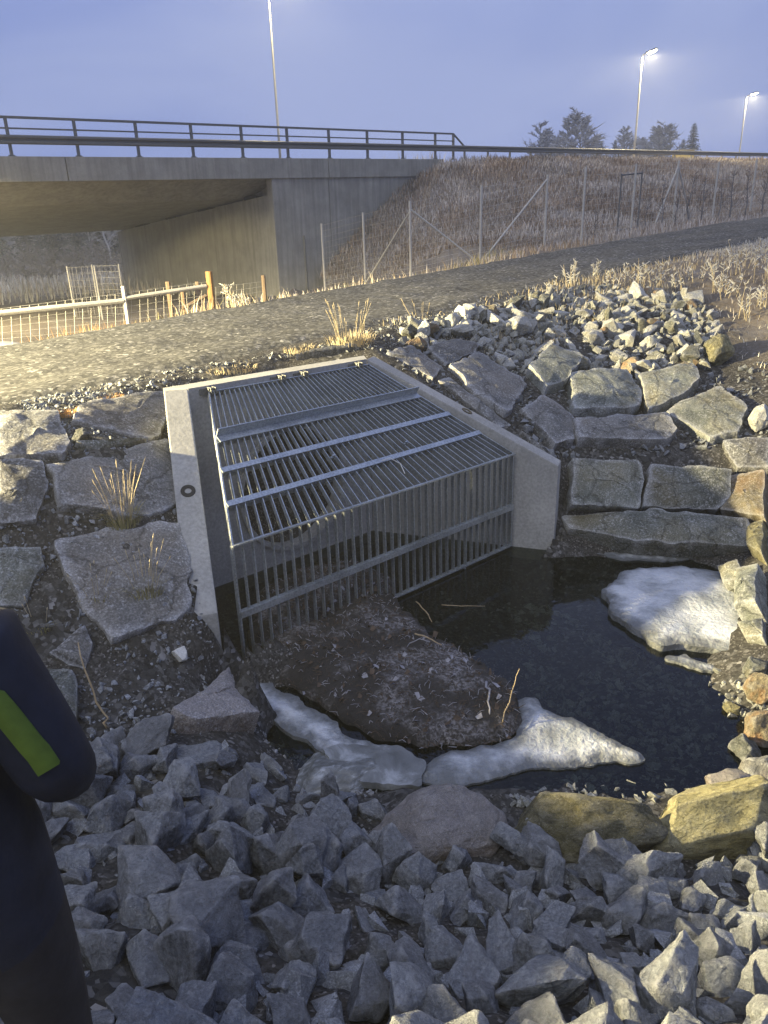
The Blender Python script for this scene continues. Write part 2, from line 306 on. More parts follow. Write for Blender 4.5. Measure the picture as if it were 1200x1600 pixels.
# ------------------------------------------------------------------ terrain heights
# s runs along the gravel track, t across it (away from the stream); O is a point on the track's stream-side edge
O = np.array([-1.95, 7.64]); DS = np.array([0.75, 0.6614]); DT = np.array([-0.6614, 0.75])
def ST(s, t): return O + s * DS + t * DT
def st_of(x, y):
    dx, dy = x - O[0], y - O[1]; return dx * DS[0] + dy * DS[1], dx * DT[0] + dy * DT[1]
ROAD_W = 3.7
def zr(s):
    s = np.asarray(s, float)
    return np.where(s > -2, 1.85 + 0.065 * s, 1.72 + 0.012 * (s + 2)) - np.where(s > 20, 0.025 * (s - 20), 0)
FS, FT = 17.9, 23.2                     # the bridge's near face: t = FT, its own s' = s - FS
def zdeck(sp): return 6.53 + 0.036 * sp
ctl = []
def c_st(s, t, z): p = ST(s, t); ctl.append((p[0], p[1], float(z)))
for s in list(range(-24, 22, 3)) + [26, 34, 46, 64, 90]:
    c_st(s, 0, zr(s)); c_st(s, ROAD_W, zr(s))
    if s < 24: c_st(s, ROAD_W / 2, zr(s) + 0.02)
    c_st(s, 5.2, zr(s) - 0.45 if s < 12 else zr(s) - 0.15)
for s in (-1.5, -2.6, -4, -6, -9):
    c_st(s, -1.0, 1.72); c_st(s, -1.5, 1.58); c_st(s, -2.2, 1.06); c_st(s, -2.9, 0.58)
for s, t, z in ((-1.6, -3.4, .5), (-2.6, -3.5, .47), (-3.6, -3.8, .6), (-5, -4.3, .95), (-7, -4, 1.0), (-10, -4.5, 1.3)): c_st(s, t, z)
for s, z in ((-20, .6), (-10, .5), (0, .6), (6, .9), (12, 1.6), (18, 2.3), (26, 3.1), (40, 4.0), (70, 6)): c_st(s, 9, z)
for s, z in ((-20, .5), (-10, .4), (0, .4), (8, .6), (13.5, 1.5), (18, 2.6), (24, 3.6), (40, 5), (70, 7)): c_st(s, 13, z)
for s, z in ((-20, .4), (-10, .4), (0, .4), (10, .4), (15, .6), (18.5, 1.1), (22, 3.0), (26, 4.7), (32, 6.1), (45, 6.9), (70, 8.4)): c_st(s, 18, z)
for sp, z in ((-40, .4), (-25, .4), (-12, .4), (-5, .4), (-1, .5), (.6, .8), (3, 2.6), (6.7, 5.2), (10, 6.6), (16, 7.0), (26, 7.35), (38, 7.8), (55, 8.4), (80, 9.3), (120, 10.5)): c_st(sp + FS, FT - .3, z)
for sp, z in ((-40, .4), (-20, .4), (-6, .4), (10, 6.7), (26, 7.45), (55, 8.5), (120, 10.5)): c_st(sp + FS, FT + 13, z)
for sp in (-60, -20, 20, 60, 120): c_st(sp + FS, FT + 40, 2.0)
# stream bed, near bank, right bank
for p in ((-.1, 5.0, -.16), (.8, 5.4, -.2), (.9, 4.4, -.2), (1.9, 5.7, -.2), (1.8, 4.5, -.18), (2.5, 5.4, -.12), (-.4, 4.3, -.08), (.5, 3.75, -.08), (1.3, 3.65, -.1),
          (1.3, 6.3, -.2), (2.1, 3.85, -.08), (2.9, 3.2, -.12), (4, 2.1, -.15), (6, .4, -.2), (9, -2, -.3), (2.9, 6.0, -.1), (.4, 6.1, -.2),
          (.1, 3.15, .05), (.9, 3.1, .05), (1.7, 3.05, .04), (2.6, 2.4, .1), (-.5, 3.65, -.03), (-.8, 3.95, -.04), (-.3, 3.4, -.01), (-1.08, 4.32, -.06), (-.95, 4.1, -.05), (-1.22, 4.02, .32), (-1.07, 3.72, .28), (-.86, 3.5, .18), (-.62, 3.42, .02), (-1.5, 3.7, .46), (-1.25, 4.25, .5),
          (-1.0, 3.3, .33), (-.55, 3.15, .12), (0, 2.75, .1), (.9, 2.7, .08), (1.7, 2.6, .1), (-1.7, 3.15, .45), (-1.9, 2.6, .55),
          (-1.5, 2.2, .58), (-.8, 2.2, .5), (0, 2.0, .42), (.9, 2.0, .4), (1.8, 2.0, .4), (-1.6, 1.4, .9), (-.8, 1.4, .86), (0, 1.3, .84), (1, 1.3, .82), (2, 1.3, .8),
          (-.8, .9, 1.1), (-1.6, .8, 1.2), (0, .7, 1.2), (1.2, .6, 1.2), (3, .6, 1.2), (0, 0, 1.5), (-2, 0, 1.55), (2, 0, 1.5), (0, -2, 1.65), (4, -2, 1.6), (-3, -2, 2.0),
          (-4, 1.5, 1.6), (-4, 0, 1.9), (-4.5, 2.6, 2.42), (-4.5, 3.3, 2.36), (-4.5, 3.95, 2.12), (-4.4, 4.5, 2.2), (-5.5, 3.1, 2.36), (-4.0, 3.6, 1.95), (-6, 1.2, 2.5), (-6.5, 3.5, 2.1), (-6.2, 0, 2.7), (-6.4, -2, 2.8), (-7, -5, 2.9), (-9, 0, 2.7), (-12, -2, 2.5), (0, -8, 1.8), (8, -8, 1.2), (-12, -12, 2.6), (14, -10, 1.2),  # left-hand points: unseen raised bank, added to block lamp light from the riprap
          (1.85, 6.9, .25), (2.5, 6.85, .22), (3.3, 6.75, .2), (1.9, 7.25, .72), (2.6, 7.35, .75), (3.3, 7.3, .72), (1.75, 7.1, .8), (1.2, 7.45, 1.12), (.5, 7.8, 1.5), (-.05, 8.1, 1.82),
          (2.2, 8.3, 1.1), (3.05, 8.5, 1.02), (3.25, 9.2, 1.35), (1.3, 8.6, 1.42), (.6, 9.0, 1.78), (2.2, 9.6, 1.58), (1.2, 9.6, 1.82), (3.7, 7.6, .85), (4.3, 8.3, 1.2), (4.4, 9.4, 1.5), (5.2, 10.4, 1.85), (3.9, 10.6, 1.8),
          (3.6, 6.3, .3), (3.3, 5.3, .32), (2.95, 4.5, .3), (2.6, 4.0, .14), (4.0, 5.6, .75), (3.7, 4.2, .65), (4.6, 3.6, .7), (5.2, 7, 1.3), (6.5, 5, 1.3), (7.5, 8.5, 1.9), (8, 2, 1.0), (6.8, 12, 2.4), (10, 10, 2.4), (14, 6, 2.4), (20, 12, 3.0),
          (-100, 120, 3), (0, 160, 6), (120, 120, 9), (-40, 70, 1.0), (-70, 60, 1.2), (-30, 50, .5), (-120, 20, 2), (120, 20, 5), (60, -40, 2), (-60, -40, 3), (0, -80, 2), (-220, 220, 9), (220, 220, 16), (0, 320, 12), (300, 0, 8), (-300, 0, 6), (0, -300, 4)):
    ctl.append(p)
CT = np.array(ctl); CP = CT[:, :2]
_D = np.linalg.norm(CP[:, None] - CP[None], axis=2); n_ = len(CP)
_A = np.zeros((n_ + 3, n_ + 3)); _A[:n_, :n_] = -_D + np.eye(n_) * -0.02; _A[:n_, n_] = 1; _A[:n_, n_ + 1:] = CP; _A[n_, :n_] = 1; _A[n_ + 1:, :n_] = CP.T
_W = np.linalg.solve(_A, np.concatenate([CT[:, 2], np.zeros(3)]))
def base_h(x, y):
    x = np.atleast_1d(np.asarray(x, float)); y = np.atleast_1d(np.asarray(y, float)); out = np.empty(x.shape)
    for i in range(0, len(x), 4000):
        xs, ys = x[i:i + 4000], y[i:i + 4000]
        d = np.sqrt((xs[:, None] - CP[None, :, 0]) ** 2 + (ys[:, None] - CP[None, :, 1]) ** 2)
        out[i:i + 4000] = -d @ _W[:n_] + _W[n_] + xs * _W[n_ + 1] + ys * _W[n_ + 2]
    s, t = st_of(x, y)                                       # settle exactly onto the track's bed
    k = np.clip((t + 0.5) / 0.5, 0, 1) * np.clip((ROAD_W + 0.5 - t) / 0.5, 0, 1) * np.clip((90 - s) / 10, 0, 1)
    out = out * (1 - k) + (zr(s) - 0.04) * k
    return out
# culvert frame: axis A along the headwall, NN towards the stream
TH = 0.723; A2 = np.array([math.cos(TH), math.sin(TH)]); N2 = np.array([math.sin(TH), -math.cos(TH)]); HO = np.array([-0.868, 6.725]); HW = 1.976; Z_HEAD = 1.863
FL, FR, LL, LR = 0.457, 0.485, 1.703, 1.949
BL = HO - A2 * HW / 2; BR = HO + A2 * HW / 2
LD = N2 * math.cos(FL) - A2 * math.sin(FL); RD = N2 * math.cos(FR) + A2 * math.sin(FR)
LF = BL + LD * LL; RF = BR + RD * LR
LNv = np.array([LD[1], -LD[0]]); LNv = LNv if LNv @ A2 < 0 else -LNv       # outward normals of the wing walls
RNv = np.array([RD[1], -RD[0]]); RNv = RNv if RNv @ A2 > 0 else -RNv
def in_poly(x, y, P):
    c = np.zeros(np.shape(x), bool); j = len(P) - 1
    for i in range(len(P)):
        xi, yi = P[i]; xj, yj = P[j]
        c ^= ((yi > y) != (yj > y)) & (x < (xj - xi) * (y - yi) / (yj - yi + 1e-12) + xi); j = i
    return c
TW = 0.2
CUL = [tuple(BL - N2 * TW * .5 + LNv * TW * .5), tuple(BR - N2 * TW * .5 + RNv * TW * .5), tuple(RF + RNv * TW * .5 + RD * .05), tuple(LF + LNv * TW * .5 + LD * .02)]
def ground(x, y):
    x = np.atleast_1d(np.asarray(x, float)); y = np.atleast_1d(np.asarray(y, float)); z = base_h(x, y)
    z = np.where(in_poly(x, y, CUL), np.minimum(z, -0.12), z)
    s, t = st_of(x, y)
    z = np.where((t > FT + .25) & (s - FS < 9.0) & (t < FT + 45), np.minimum(z, .4), z)
    return z
_lx = np.arange(-6, 11, .05); _ly = np.arange(-1, 18, .05); _LX, _LY = np.meshgrid(_lx, _ly); _LZ = ground(_LX.ravel(), _LY.ravel()).reshape(_LX.shape)
def gz(x, y):
    if -5.9 < x < 10.8 and -.9 < y < 17.8:
        fx, fy = (x + 6) / .05, (y + 1) / .05; i, j = int(fx), int(fy); a, b = fx - i, fy - j
        return float((_LZ[j, i] * (1 - a) + _LZ[j, i + 1] * a) * (1 - b) + (_LZ[j + 1, i] * (1 - a) + _LZ[j + 1, i + 1] * a) * b)
    return float(ground(x, y)[0])
def hit(u, v, z0=3.2):
    """where the sight line through a photo pixel meets the terrain"""
    d = ray(u, v); d = d / np.linalg.norm(d); r = np.concatenate([np.arange(1.0, 16, .04), np.arange(16, 120, .3)])
    P = EYE + d * r[:, None]; below = np.nonzero(P[:, 2] < ground(P[:, 0], P[:, 1]))[0]
    i = below[0] if len(below) else len(r) - 1
    return P[i]

# ------------------------------------------------------------------ ground sheet
def axis(lo, a, b, hi, step, g):
    xs = list(np.arange(a, b + 1e-6, step)); h = step; x = b
    while x < hi: h *= g; x += h; xs.append(x)
    h = step; x = a
    while x > lo: h *= g; x -= h; xs.insert(0, x)
    return np.array(xs)
gx = axis(-600, -4.5, 6.5, 700, 0.06, 1.07); gy = axis(-300, 0.2, 12.5, 900, 0.06, 1.07)
X, Y = np.meshgrid(gx, gy); Zg = ground(X.ravel(), Y.ravel()).reshape(X.shape)
S_, T_ = st_of(X, Y)
bumpy = np.array([fbm((x, y, 0), 1.7, 4) for x, y in zip(X.ravel(), Y.ravel())]).reshape(X.shape)
fine = np.array([fbm((x, y, 4), 9.0, 2) for x, y in zip(X.ravel(), Y.ravel())]).reshape(X.shape)
onroad = (T_ > -.3) & (T_ < ROAD_W + .3)
inside = in_poly(X.ravel(), Y.ravel(), CUL).reshape(X.shape)
Zg = Zg + np.where(onroad | inside, 0, bumpy * .045 + fine * .022 + np.where(T_ > 5, bumpy * .12, 0))
nx, ny = len(gx), len(gy)
verts = np.stack([X.ravel(), Y.ravel(), Zg.ravel()], 1)
idx = np.arange(nx * ny).reshape(ny, nx)
faces = np.stack([idx[:-1, :-1].ravel(), idx[:-1, 1:].ravel(), idx[1:, 1:].ravel(), idx[1:, :-1].ravel()], 1)
me = bpy.data.meshes.new('ground'); me.from_pydata(verts.tolist(), [], faces.tolist()); me.materials.append(M['ground'])
me.polygons.foreach_set('use_smooth', [True] * len(me.polygons))
grassy = np.clip((T_ - 4.4) / 1.0, 0, 1) + np.clip((X - 4.4) / .8, 0, 1) * np.clip((Y - 7.5) / 1, 0, 1)
grassy = np.maximum(grassy, np.clip((S_ - 5.5) / 2, 0, 1) * np.clip((T_ + 1.6) / .6, 0, 1))
at_ = me.attributes.new('grass', 'FLOAT', 'POINT'); at_.data.foreach_set('value', np.clip(grassy, 0, 1).ravel().astype(np.float32))
go = link('ground', me); go['kind'] = 'structure'

# gravel track
mb = MB(); sv = axis(-26, -6, 16, 88, 0.12, 1.08); tv = np.linspace(-0.25, ROAD_W + 0.25, 34)
vs = []
for s in sv:
    for t in tv:
        p = ST(s, t); e = min(t + .25, ROAD_W + .25 - t); k = min(1, e / .35)
        rut = -.03 * (math.exp(-((t - .9) / .3) ** 2) + math.exp(-((t - 2.7) / .3) ** 2))
        vs.append((p[0], p[1], float(zr(s)) + (.012 + rut + .02 * fbm((p[0], p[1], 2), 2.2, 3) + .012 * fbm((p[0], p[1], 9), 9, 2)) * k - .1 * (1 - k)))
q = len(tv)
mb.add(vs, [(i * q + j, (i + 1) * q + j, (i + 1) * q + j + 1, i * q + j + 1) for i in range(len(sv) - 1) for j in range(q - 1)])
o = mb.build('gravel_road', M['road'], smooth=True); o['kind'] = 'structure'
o['label'] = 'grey packed gravel track climbing behind the culvert headwall'
# water
mb = MB(); P = [(-2.2, 7.3), (-1.6, 3.4), (.2, 2.6), (2, 2.3), (3.5, 1.6), (7, -1.5), (10, -3), (10, 0), (5, 3.5), (4.2, 6.8), (1.5, 7.4), (.2, 8.0)]
mb.add([(x, y, 0) for x, y in P], [tuple(range(len(P)))]); o = mb.build('water', M['water']); o['kind'] = 'structure'

# ------------------------------------------------------------------ culvert
V3 = lambda p, z: np.array([p[0], p[1], z])
cul = empty('concrete_culvert', (HO[0], HO[1], 0))
tag(cul, 'pale concrete culvert outlet with flared wing walls below the gravel track', 'culvert')
cul_inv = Matrix.Translation((-HO[0], -HO[1], 0))
def part(mb_, name, mats, parent, bevel=0, smooth=False):
    """a part whose mesh is in world space, placed under a parent that only has a location"""
    o = mb_.build(name, mats, None, smooth, bevel); o.parent = parent
    q = parent; off = Vector((0, 0, 0))
    while q is not None: off += q.location; q = q.parent
    o.data.transform(Matrix.Translation(-off)); return o
# headwall with a round opening
R_P, PZ = 0.6, 0.74
mb = MB(); nseg = 48; ring = []
hb0, hb1, hz0 = BL - LNv * 0 , BR, -0.5
for side, off in (('f', 0.0), ('b', -TW)):
    for k in range(nseg):
        a = 2 * math.pi * k / nseg; ca, sa = math.cos(a), math.sin(a)
        p = HO + A2 * (R_P * ca) + N2 * off; ring.append(V3(p, PZ + R_P * sa))
    for k in range(nseg):
        a = 2 * math.pi * k / nseg; ca, sa = math.cos(a), math.sin(a)
        hx = HW / 2 + (0.13 if off < 0 else 0.0); zt, zb = Z_HEAD - PZ, PZ - hz0
        q = min(hx / abs(ca) if abs(ca) > 1e-6 else 1e9, (zt if sa > 0 else zb) / abs(sa) if abs(sa) > 1e-6 else 1e9)
        p = HO + A2 * (q * ca) + N2 * off; ring.append(V3(p, PZ + q * sa))
# exact corners
for base in (nseg, 3 * nseg):
    off = 0 if base == nseg else -TW; hx = HW / 2 + (0.13 if off < 0 else 0)
    for sx, zz in ((1, Z_HEAD), (-1, Z_HEAD), (-1, hz0), (1, hz0)):
        a = math.atan2(zz - PZ, sx * hx); k = round(a / (2 * math.pi) * nseg) % nseg
        ring[base + k] = V3(HO + A2 * sx * hx + N2 * off, zz)
fs = []
for k in range(nseg):
    k2 = (k + 1) % nseg; f, F, b, Bk = k, nseg + k, 2 * nseg + k, 3 * nseg + k; f2, F2, b2, Bk2 = k2, nseg + k2, 2 * nseg + k2, 3 * nseg + k2
    fs += [(f, F, F2, f2), (b, b2, Bk2, Bk), (F, Bk, Bk2, F2), (f, f2, b2, b)]
mb.add(ring, fs); hwo = part(mb, 'headwall', M['concrete'], cul)
# wing walls: top falls from the headwall to the outer end
def wing(p0, d, nv, length, z_end, extra):
    p1 = p0 + d * length; q0 = p0 - d * extra
    mb = MB(); o0, o1 = q0 + nv * TW, p1 + nv * TW
    mb.hexa([V3(q0, -.5), V3(p1, -.5), V3(o1, -.5), V3(o0, -.5), V3(q0, Z_HEAD + .002), V3(p1, z_end), V3(o1, z_end), V3(o0, Z_HEAD + .002)])
    return part(mb, 'wing_wall', M['concrete'], cul, bevel=0.012)
wl = wing(BL, LD, LNv, LL, 0.623, 0.0); wr = wing(BR, RD, RNv, LR, 0.893, 0.0)
# lifting sockets in the wall tops
for p0, d, nv, length, ze, fr in ((BL, LD, LNv, LL, .623, .5), (BR, RD, RNv, LR, .893, .52)):
    p = p0 + d * length * fr + nv * TW * .5; z = Z_HEAD + (ze - Z_HEAD) * fr
    slope = np.array([d[0], d[1], (ze - Z_HEAD) / length]); slope /= np.linalg.norm(slope); up = np.cross(np.array([nv[0], nv[1], 0]), slope); up = up if up[2] > 0 else -up
    c0 = V3(p, z); mb = MB(); e2 = np.array([nv[0], nv[1], 0]); n = 24
    vs = []
    for r, h in ((.055, -.004), (.055, .008), (.026, .008), (.026, -.004)):
        for k in range(n): a = 2 * math.pi * k / n; vs.append(c0 + r * (math.cos(a) * slope + math.sin(a) * e2) + up * h)
    mb.add(vs, [(i * n + k, i * n + (k + 1) % n, ((i + 1) % 4) * n + (k + 1) % n, ((i + 1) % 4) * n + k) for i in range(4) for k in range(n)])
    part(mb, 'lifting_socket', M['rubber'], cul, smooth=False)
# pipe running back under the track
mb = MB(); n = 48; vs = []
for r, off in ((R_P + .1, -.21), (R_P + .1, -9), (R_P - .012, -9), (R_P - .012, .03), (R_P + .03, .03), (R_P + .03, .004)):
    for k in range(n): a = 2 * math.pi * k / n; p = HO + A2 * r * math.cos(a) + N2 * off; vs.append(V3(p, PZ + r * math.sin(a)))
mb.add(vs, [(i * n + k, (i + 1) * n + k, (i + 1) * n + (k + 1) % n, i * n + (k + 1) % n) for i in range(5) for k in range(n)])
part(mb, 'pipe', M['concrete'], cul, smooth=False)

# ------------------------------------------------------------------ trash rack
GO = 1.354; gc = HO + N2 * GO
def isect(q, d):
    Am = np.array([[d[0], -A2[0]], [d[1], -A2[1]]]); tt = np.linalg.solve(Am, gc - q)[0]; return q + d * tt
GLp = isect(BL, LD) + A2 * .17 + N2 * .01; GRp = isect(BR, RD) - A2 * .05 + N2 * .01
Z_G, Z_GB, Z_H = 0.985, 0.03, 1.80
HLp = BL + N2 * .06 + A2 * .15; HRp = BR + N2 * .06 - A2 * .03
rack = empty('trash_rack', (gc[0], gc[1], 0))
tag(rack, 'galvanised steel bar trash rack over the culvert mouth', 'grate')
NB = 38
h0, h1, g0, g1 = V3(HLp, Z_H), V3(HRp, Z_H), V3(GLp, Z_G), V3(GRp, Z_G)
lerp = lambda a, b, k: a + (b - a) * k
aw = np.array([A2[0], A2[1], 0]); nw = np.array([N2[0], N2[1], 0]); zw = np.array([0, 0, 1.0])
slope_v = lerp(g0, g1, .5) - lerp(h0, h1, .5); slope_v /= np.linalg.norm(slope_v); upv = np.cross(aw, slope_v); upv = upv if upv[2] > 0 else -upv
for k in range(NB):
    f = k / (NB - 1); a, b = lerp(h0, h1, f), lerp(g0, g1, f); thick = .007 if 0 < k < NB - 1 else .012
    mb = MB(); d = b - a; sd_ = np.cross(d, upv); sd_ /= np.linalg.norm(sd_)
    mb.bar(a, b, sd_ * thick, upv * .042); part(mb, 'top_bar', M['galv'], rack)
for k in range(NB):
    f = k / (NB - 1); p = lerp(g0, g1, f); thick = .007 if 0 < k < NB - 1 else .014
    mb = MB(); b0 = np.array([p[0], p[1], Z_GB]); mb.bar(b0, p + zw * .004 - nw * .012, aw * thick, nw * .036)
    part(mb, 'front_bar', M['galv'], rack)
def cross_rail(f, name, side, up, lift=0.0):
    a, b = lerp(h0, g0, f), lerp(h1, g1, f); mb = MB(); mb.bar(a + upv * lift, b + upv * lift, side, up); return part(mb, name, M['galv'], rack)
cross_rail(0.0, 'cross_rail', slope_v * .008, upv * .06)
for f in (.56, .77): cross_rail(f, 'cross_rail', slope_v * .05, upv * .01, .0275); cross_rail(f + .012, 'under_rail', slope_v * .012, upv * .05, -.012)
cross_rail(.365, 'cross_rail', slope_v * .012, upv * .05, -.012)
mb = MB(); a, b = lerp(h0, g0, .33), lerp(h1, g1, .33)                               # standing angle iron
mb.bar(a + upv * .065, b + upv * .065, slope_v * .009, upv * .085); mb.bar(a + upv * .0265 + slope_v * .037, b + upv * .0265 + slope_v * .037, slope_v * .064, upv * .009)
part(mb, 'angle_iron', M['galv'], rack)
mb = MB(); mb.bar(g0 - aw * .01 + nw * .014 + zw * .012, g1 + aw * .01 + nw * .014 + zw * .012, nw * .03, zw * .012); part(mb, 'front_edge_rail', M['galv'], rack)
mb = MB(); zm = lerp(Z_G, Z_GB, .56); mb.bar(V3(GLp, zm) + nw * .024, V3(GRp, zm) + nw * .024, nw * .01, zw * .05); mb.bar(V3(GLp, zm + .021) - nw * .0 , V3(GRp, zm + .021), nw * .036, zw * .008)
part(mb, 'middle_rail', M['galv'], rack)
mb = MB(); mb.bar(V3(GLp, Z_GB) - aw * .005, V3(GRp, Z_GB) + aw * .005, nw * .044, zw * .014); part(mb, 'bottom_rail', M['galv'], rack)
for f in (0.0, .47, .78):
    p = lerp(V3(GLp, 0), V3(GRp, 0), f); mb = MB(); mb.bar(p - zw * .16, p + zw * .022, aw * .014, nw * .03); part(mb, 'foot_post', M['galv'], rack)
for f in (.02, .42, .56, .93):                                                        # hinge brackets on the headwall
    p = lerp(h0, h1, f); mb = MB()
    mb.bar(p - aw * .09 - nw * .052 + zw * .015, p + aw * .02 - nw * .052 + zw * .015, nw * .012, zw * .055)
    for dx in (-.02, .025): mb.bar(p + aw * dx - nw * .05 + zw * .03, p + aw * dx + nw * .03 + zw * .03, aw * .01, zw * .05)
    mb.tube([p - aw * .035 + zw * .04, p + aw * .04 + zw * .04], .012, 10)
    part(mb, 'hinge', M['galv_dull'], rack)
for f, k in ((.66, 14.4), (.70, 25.2)):                                               # small clips between bars
    a = lerp(h0, g0, f); b = lerp(h1, g1, f); p = lerp(a, b, k / (NB - 1)); mb = MB()
    mb.bar(p + upv * .01, p + upv * .055, aw * .03, slope_v * .012); mb.tube([p + upv * .03 - aw * .03, p + upv * .03 + aw * .03], .008, 8); part(mb, 'clip', M['galv'], rack)
a = lerp(lerp(h0, g0, .78), lerp(h1, g1, .78), .56)
mb = MB(); mb.tube([a + upv * .04 - aw * .07, a + upv * .07 + slope_v * .02, a + upv * .06 + slope_v * .1 + aw * .06, a + upv * .04 + slope_v * .2 + aw * .04], .004, 6)
o = part(mb, 'cable_tie', M['frost_grass'], rack)

# ------------------------------------------------------------------ stones: shapes
def rock_mesh(seed, npts=16, sub=2, flat=1.0, rough=0.05, round_=0.0, bev=True):
    rng = random.Random(seed); bm = bmesh.new()
    for _ in range(npts):
        d = Vector((rng.gauss(0, 1), rng.gauss(0, 1), rng.gauss(0, 1))).normalized()
        bm.verts.new((d.x * rng.uniform(.7, 1.05), d.y * rng.uniform(.6, .95), d.z * rng.uniform(.5, .9) * flat))
    r = bmesh.ops.convex_hull(bm, input=bm.verts)
    bmesh.ops.delete(bm, geom=[v for v in bm.verts if not v.link_faces], context='VERTS')
    bmesh.ops.dissolve_limit(bm, angle_limit=.35, verts=bm.verts, edges=bm.edges)
    if bev: bmesh.ops.bevel(bm, geom=bm.edges[:], offset=.045 + .1 * round_, segments=2 if round_ < .3 else 3, affect='EDGES', profile=.6, clamp_overlap=True)
    bmesh.ops.triangulate(bm, faces=bm.faces)
    for _ in range(sub):
        le = [e for e in bm.edges if e.calc_length() > .16]
        bmesh.ops.subdivide_edges(bm, edges=le, cuts=1); bmesh.ops.triangulate(bm, faces=bm.faces)
    if round_: bmesh.ops.smooth_vert(bm, verts=bm.verts, factor=min(1, round_), use_axis_x=True, use_axis_y=True, use_axis_z=True)
    bm.normal_update(); off = Vector((seed * 3.1, seed * 1.7, 0))
    for v in bm.verts:
        n1 = mnoise.noise(v.co * 1.8 + off); n2 = mnoise.noise(v.co * 5 + off); n3 = mnoise.noise(v.co * 12 + off)
        v.co += v.normal * (rough * n1 * 1.6 + rough * n2 * .8 + rough * .4 * n3)
    me = bpy.data.meshes.new('rock'); bm.to_mesh(me); bm.free()
    me.polygons.foreach_set('use_smooth', [True] * len(me.polygons)); me.update()
    co = np.empty(len(me.vertices) * 3); me.vertices.foreach_get('co', co); co = co.reshape(-1, 3)
    c = (co.max(0) + co.min(0)) / 2; me.transform(Matrix.Translation(Vector(-c))); s = 2 / (co.max(0) - co.min(0)).max(); me.transform(Matrix.Scale(s, 4))
    return me                                                # longest side = 2
def shade_angle(me, ang=.6):
    try: me.set_sharp_from_angle(angle=ang)
    except Exception: pass
PROTO = {}
def protos(kind, mat, count, seed0, **kw):
    L_ = []
    for i in range(count):
        me = rock_mesh(seed0 + i, **kw); me.materials.append(M[mat]); shade_angle(me); L_.append(me)
    PROTO[kind] = L_
protos('riprap', 'riprap', 18, 100, npts=13, sub=3, rough=.045)
protos('rubble', 'rubble', 14, 300, npts=14, sub=2, rough=.04, round_=.15)
protos('riprap_low', 'riprap', 8, 150, npts=12, sub=1, rough=.04, bev=False)
protos('rubble_low', 'rubble', 8, 350, npts=12, sub=0, rough=.04, bev=False)
def mesh_np(me):
    co = np.empty(len(me.vertices) * 3); me.vertices.foreach_get('co', co); return co.reshape(-1, 3)
PNP = {k: [mesh_np(m) for m in v] for k, v in PROTO.items()}

class Heap:
    """drops stones one after another on to the surface made by the ground and the stones before"""
    def __init__(s, x0, x1, y0, y1, res=.025):
        s.x0, s.y0, s.res = x0, y0, res; s.nx = int((x1 - x0) / res); s.ny = int((y1 - y0) / res)
        X, Y = np.meshgrid(x0 + (np.arange(s.nx) + .5) * res, y0 + (np.arange(s.ny) + .5) * res); s.h = ground(X.ravel(), Y.ravel()).reshape(X.shape)
    def drop(s, pts, x, y, sink):
        ix = ((pts[:, 0] + x - s.x0) / s.res).astype(int); iy = ((pts[:, 1] + y - s.y0) / s.res).astype(int)
        ok = (ix >= 0) & (ix < s.nx) & (iy >= 0) & (iy < s.ny)
        if ok.sum() < 8: return None
        ix, iy, pz = ix[ok], iy[ok], pts[ok, 2]
        low = pz < np.median(pz)
        gap = np.sort(s.h[iy[low], ix[low]] - pz[low])[::-1]
        z = gap[int(len(gap) * .3)] - sink                  # rests on its upper few contact points, a little settled
        np.maximum.at(s.h, (iy, ix), pz + z); return z
def place(heap, kind, x, y, size, rng, sink=.02, squash=1.0):
    i = rng.randrange(len(PROTO[kind])); q = Quaternion((rng.gauss(0, 1), rng.gauss(0, 1), rng.gauss(0, 1), rng.gauss(0, 1))).normalized()
    R = np.array(q.to_matrix()) ; sc = np.array([1, rng.uniform(.7, 1), rng.uniform(.6, .95)]) * size / 2
    pts = (PNP[kind][i] * sc) @ R.T
    z = heap.drop(pts, x, y, sink)
    if z is None: return None
    return (kind, i, (x, y, z), q, sc)
def merged(specs, name, mats, label):
    mb_v, mb_f, b = [], [], 0
    for kind, i, loc, q, sc in specs:
        co = (PNP[kind][i] * sc) @ np.array(q.to_matrix()).T + np.array(loc); mb_v.append(co)
        fs = [tuple(v + b for v in p.vertices) for p in PROTO[kind][i].polygons]; mb_f += fs; b += len(co)
    me = bpy.data.meshes.new(name); me.from_pydata(np.concatenate(mb_v).tolist(), [], mb_f); me.materials.append(mats)
    me.polygons.foreach_set('use_smooth', [True] * len(me.polygons)); shade_angle(me)
    o = link(name, me); o['kind'] = 'stuff'; o['label'] = label; o['category'] = 'stones'; return o
def single(spec, name, label, cat, group, mat=None):
    kind, i, loc, q, sc = spec; o = link(name, PROTO[kind][i]); o.location = loc; o.rotation_mode = 'QUATERNION'; o.rotation_quaternion = q; o.scale = sc
    if mat is not None: o.material_slots[0].link = 'OBJECT'; o.material_slots[0].material = M[mat]
    return tag(o, label, cat, group)

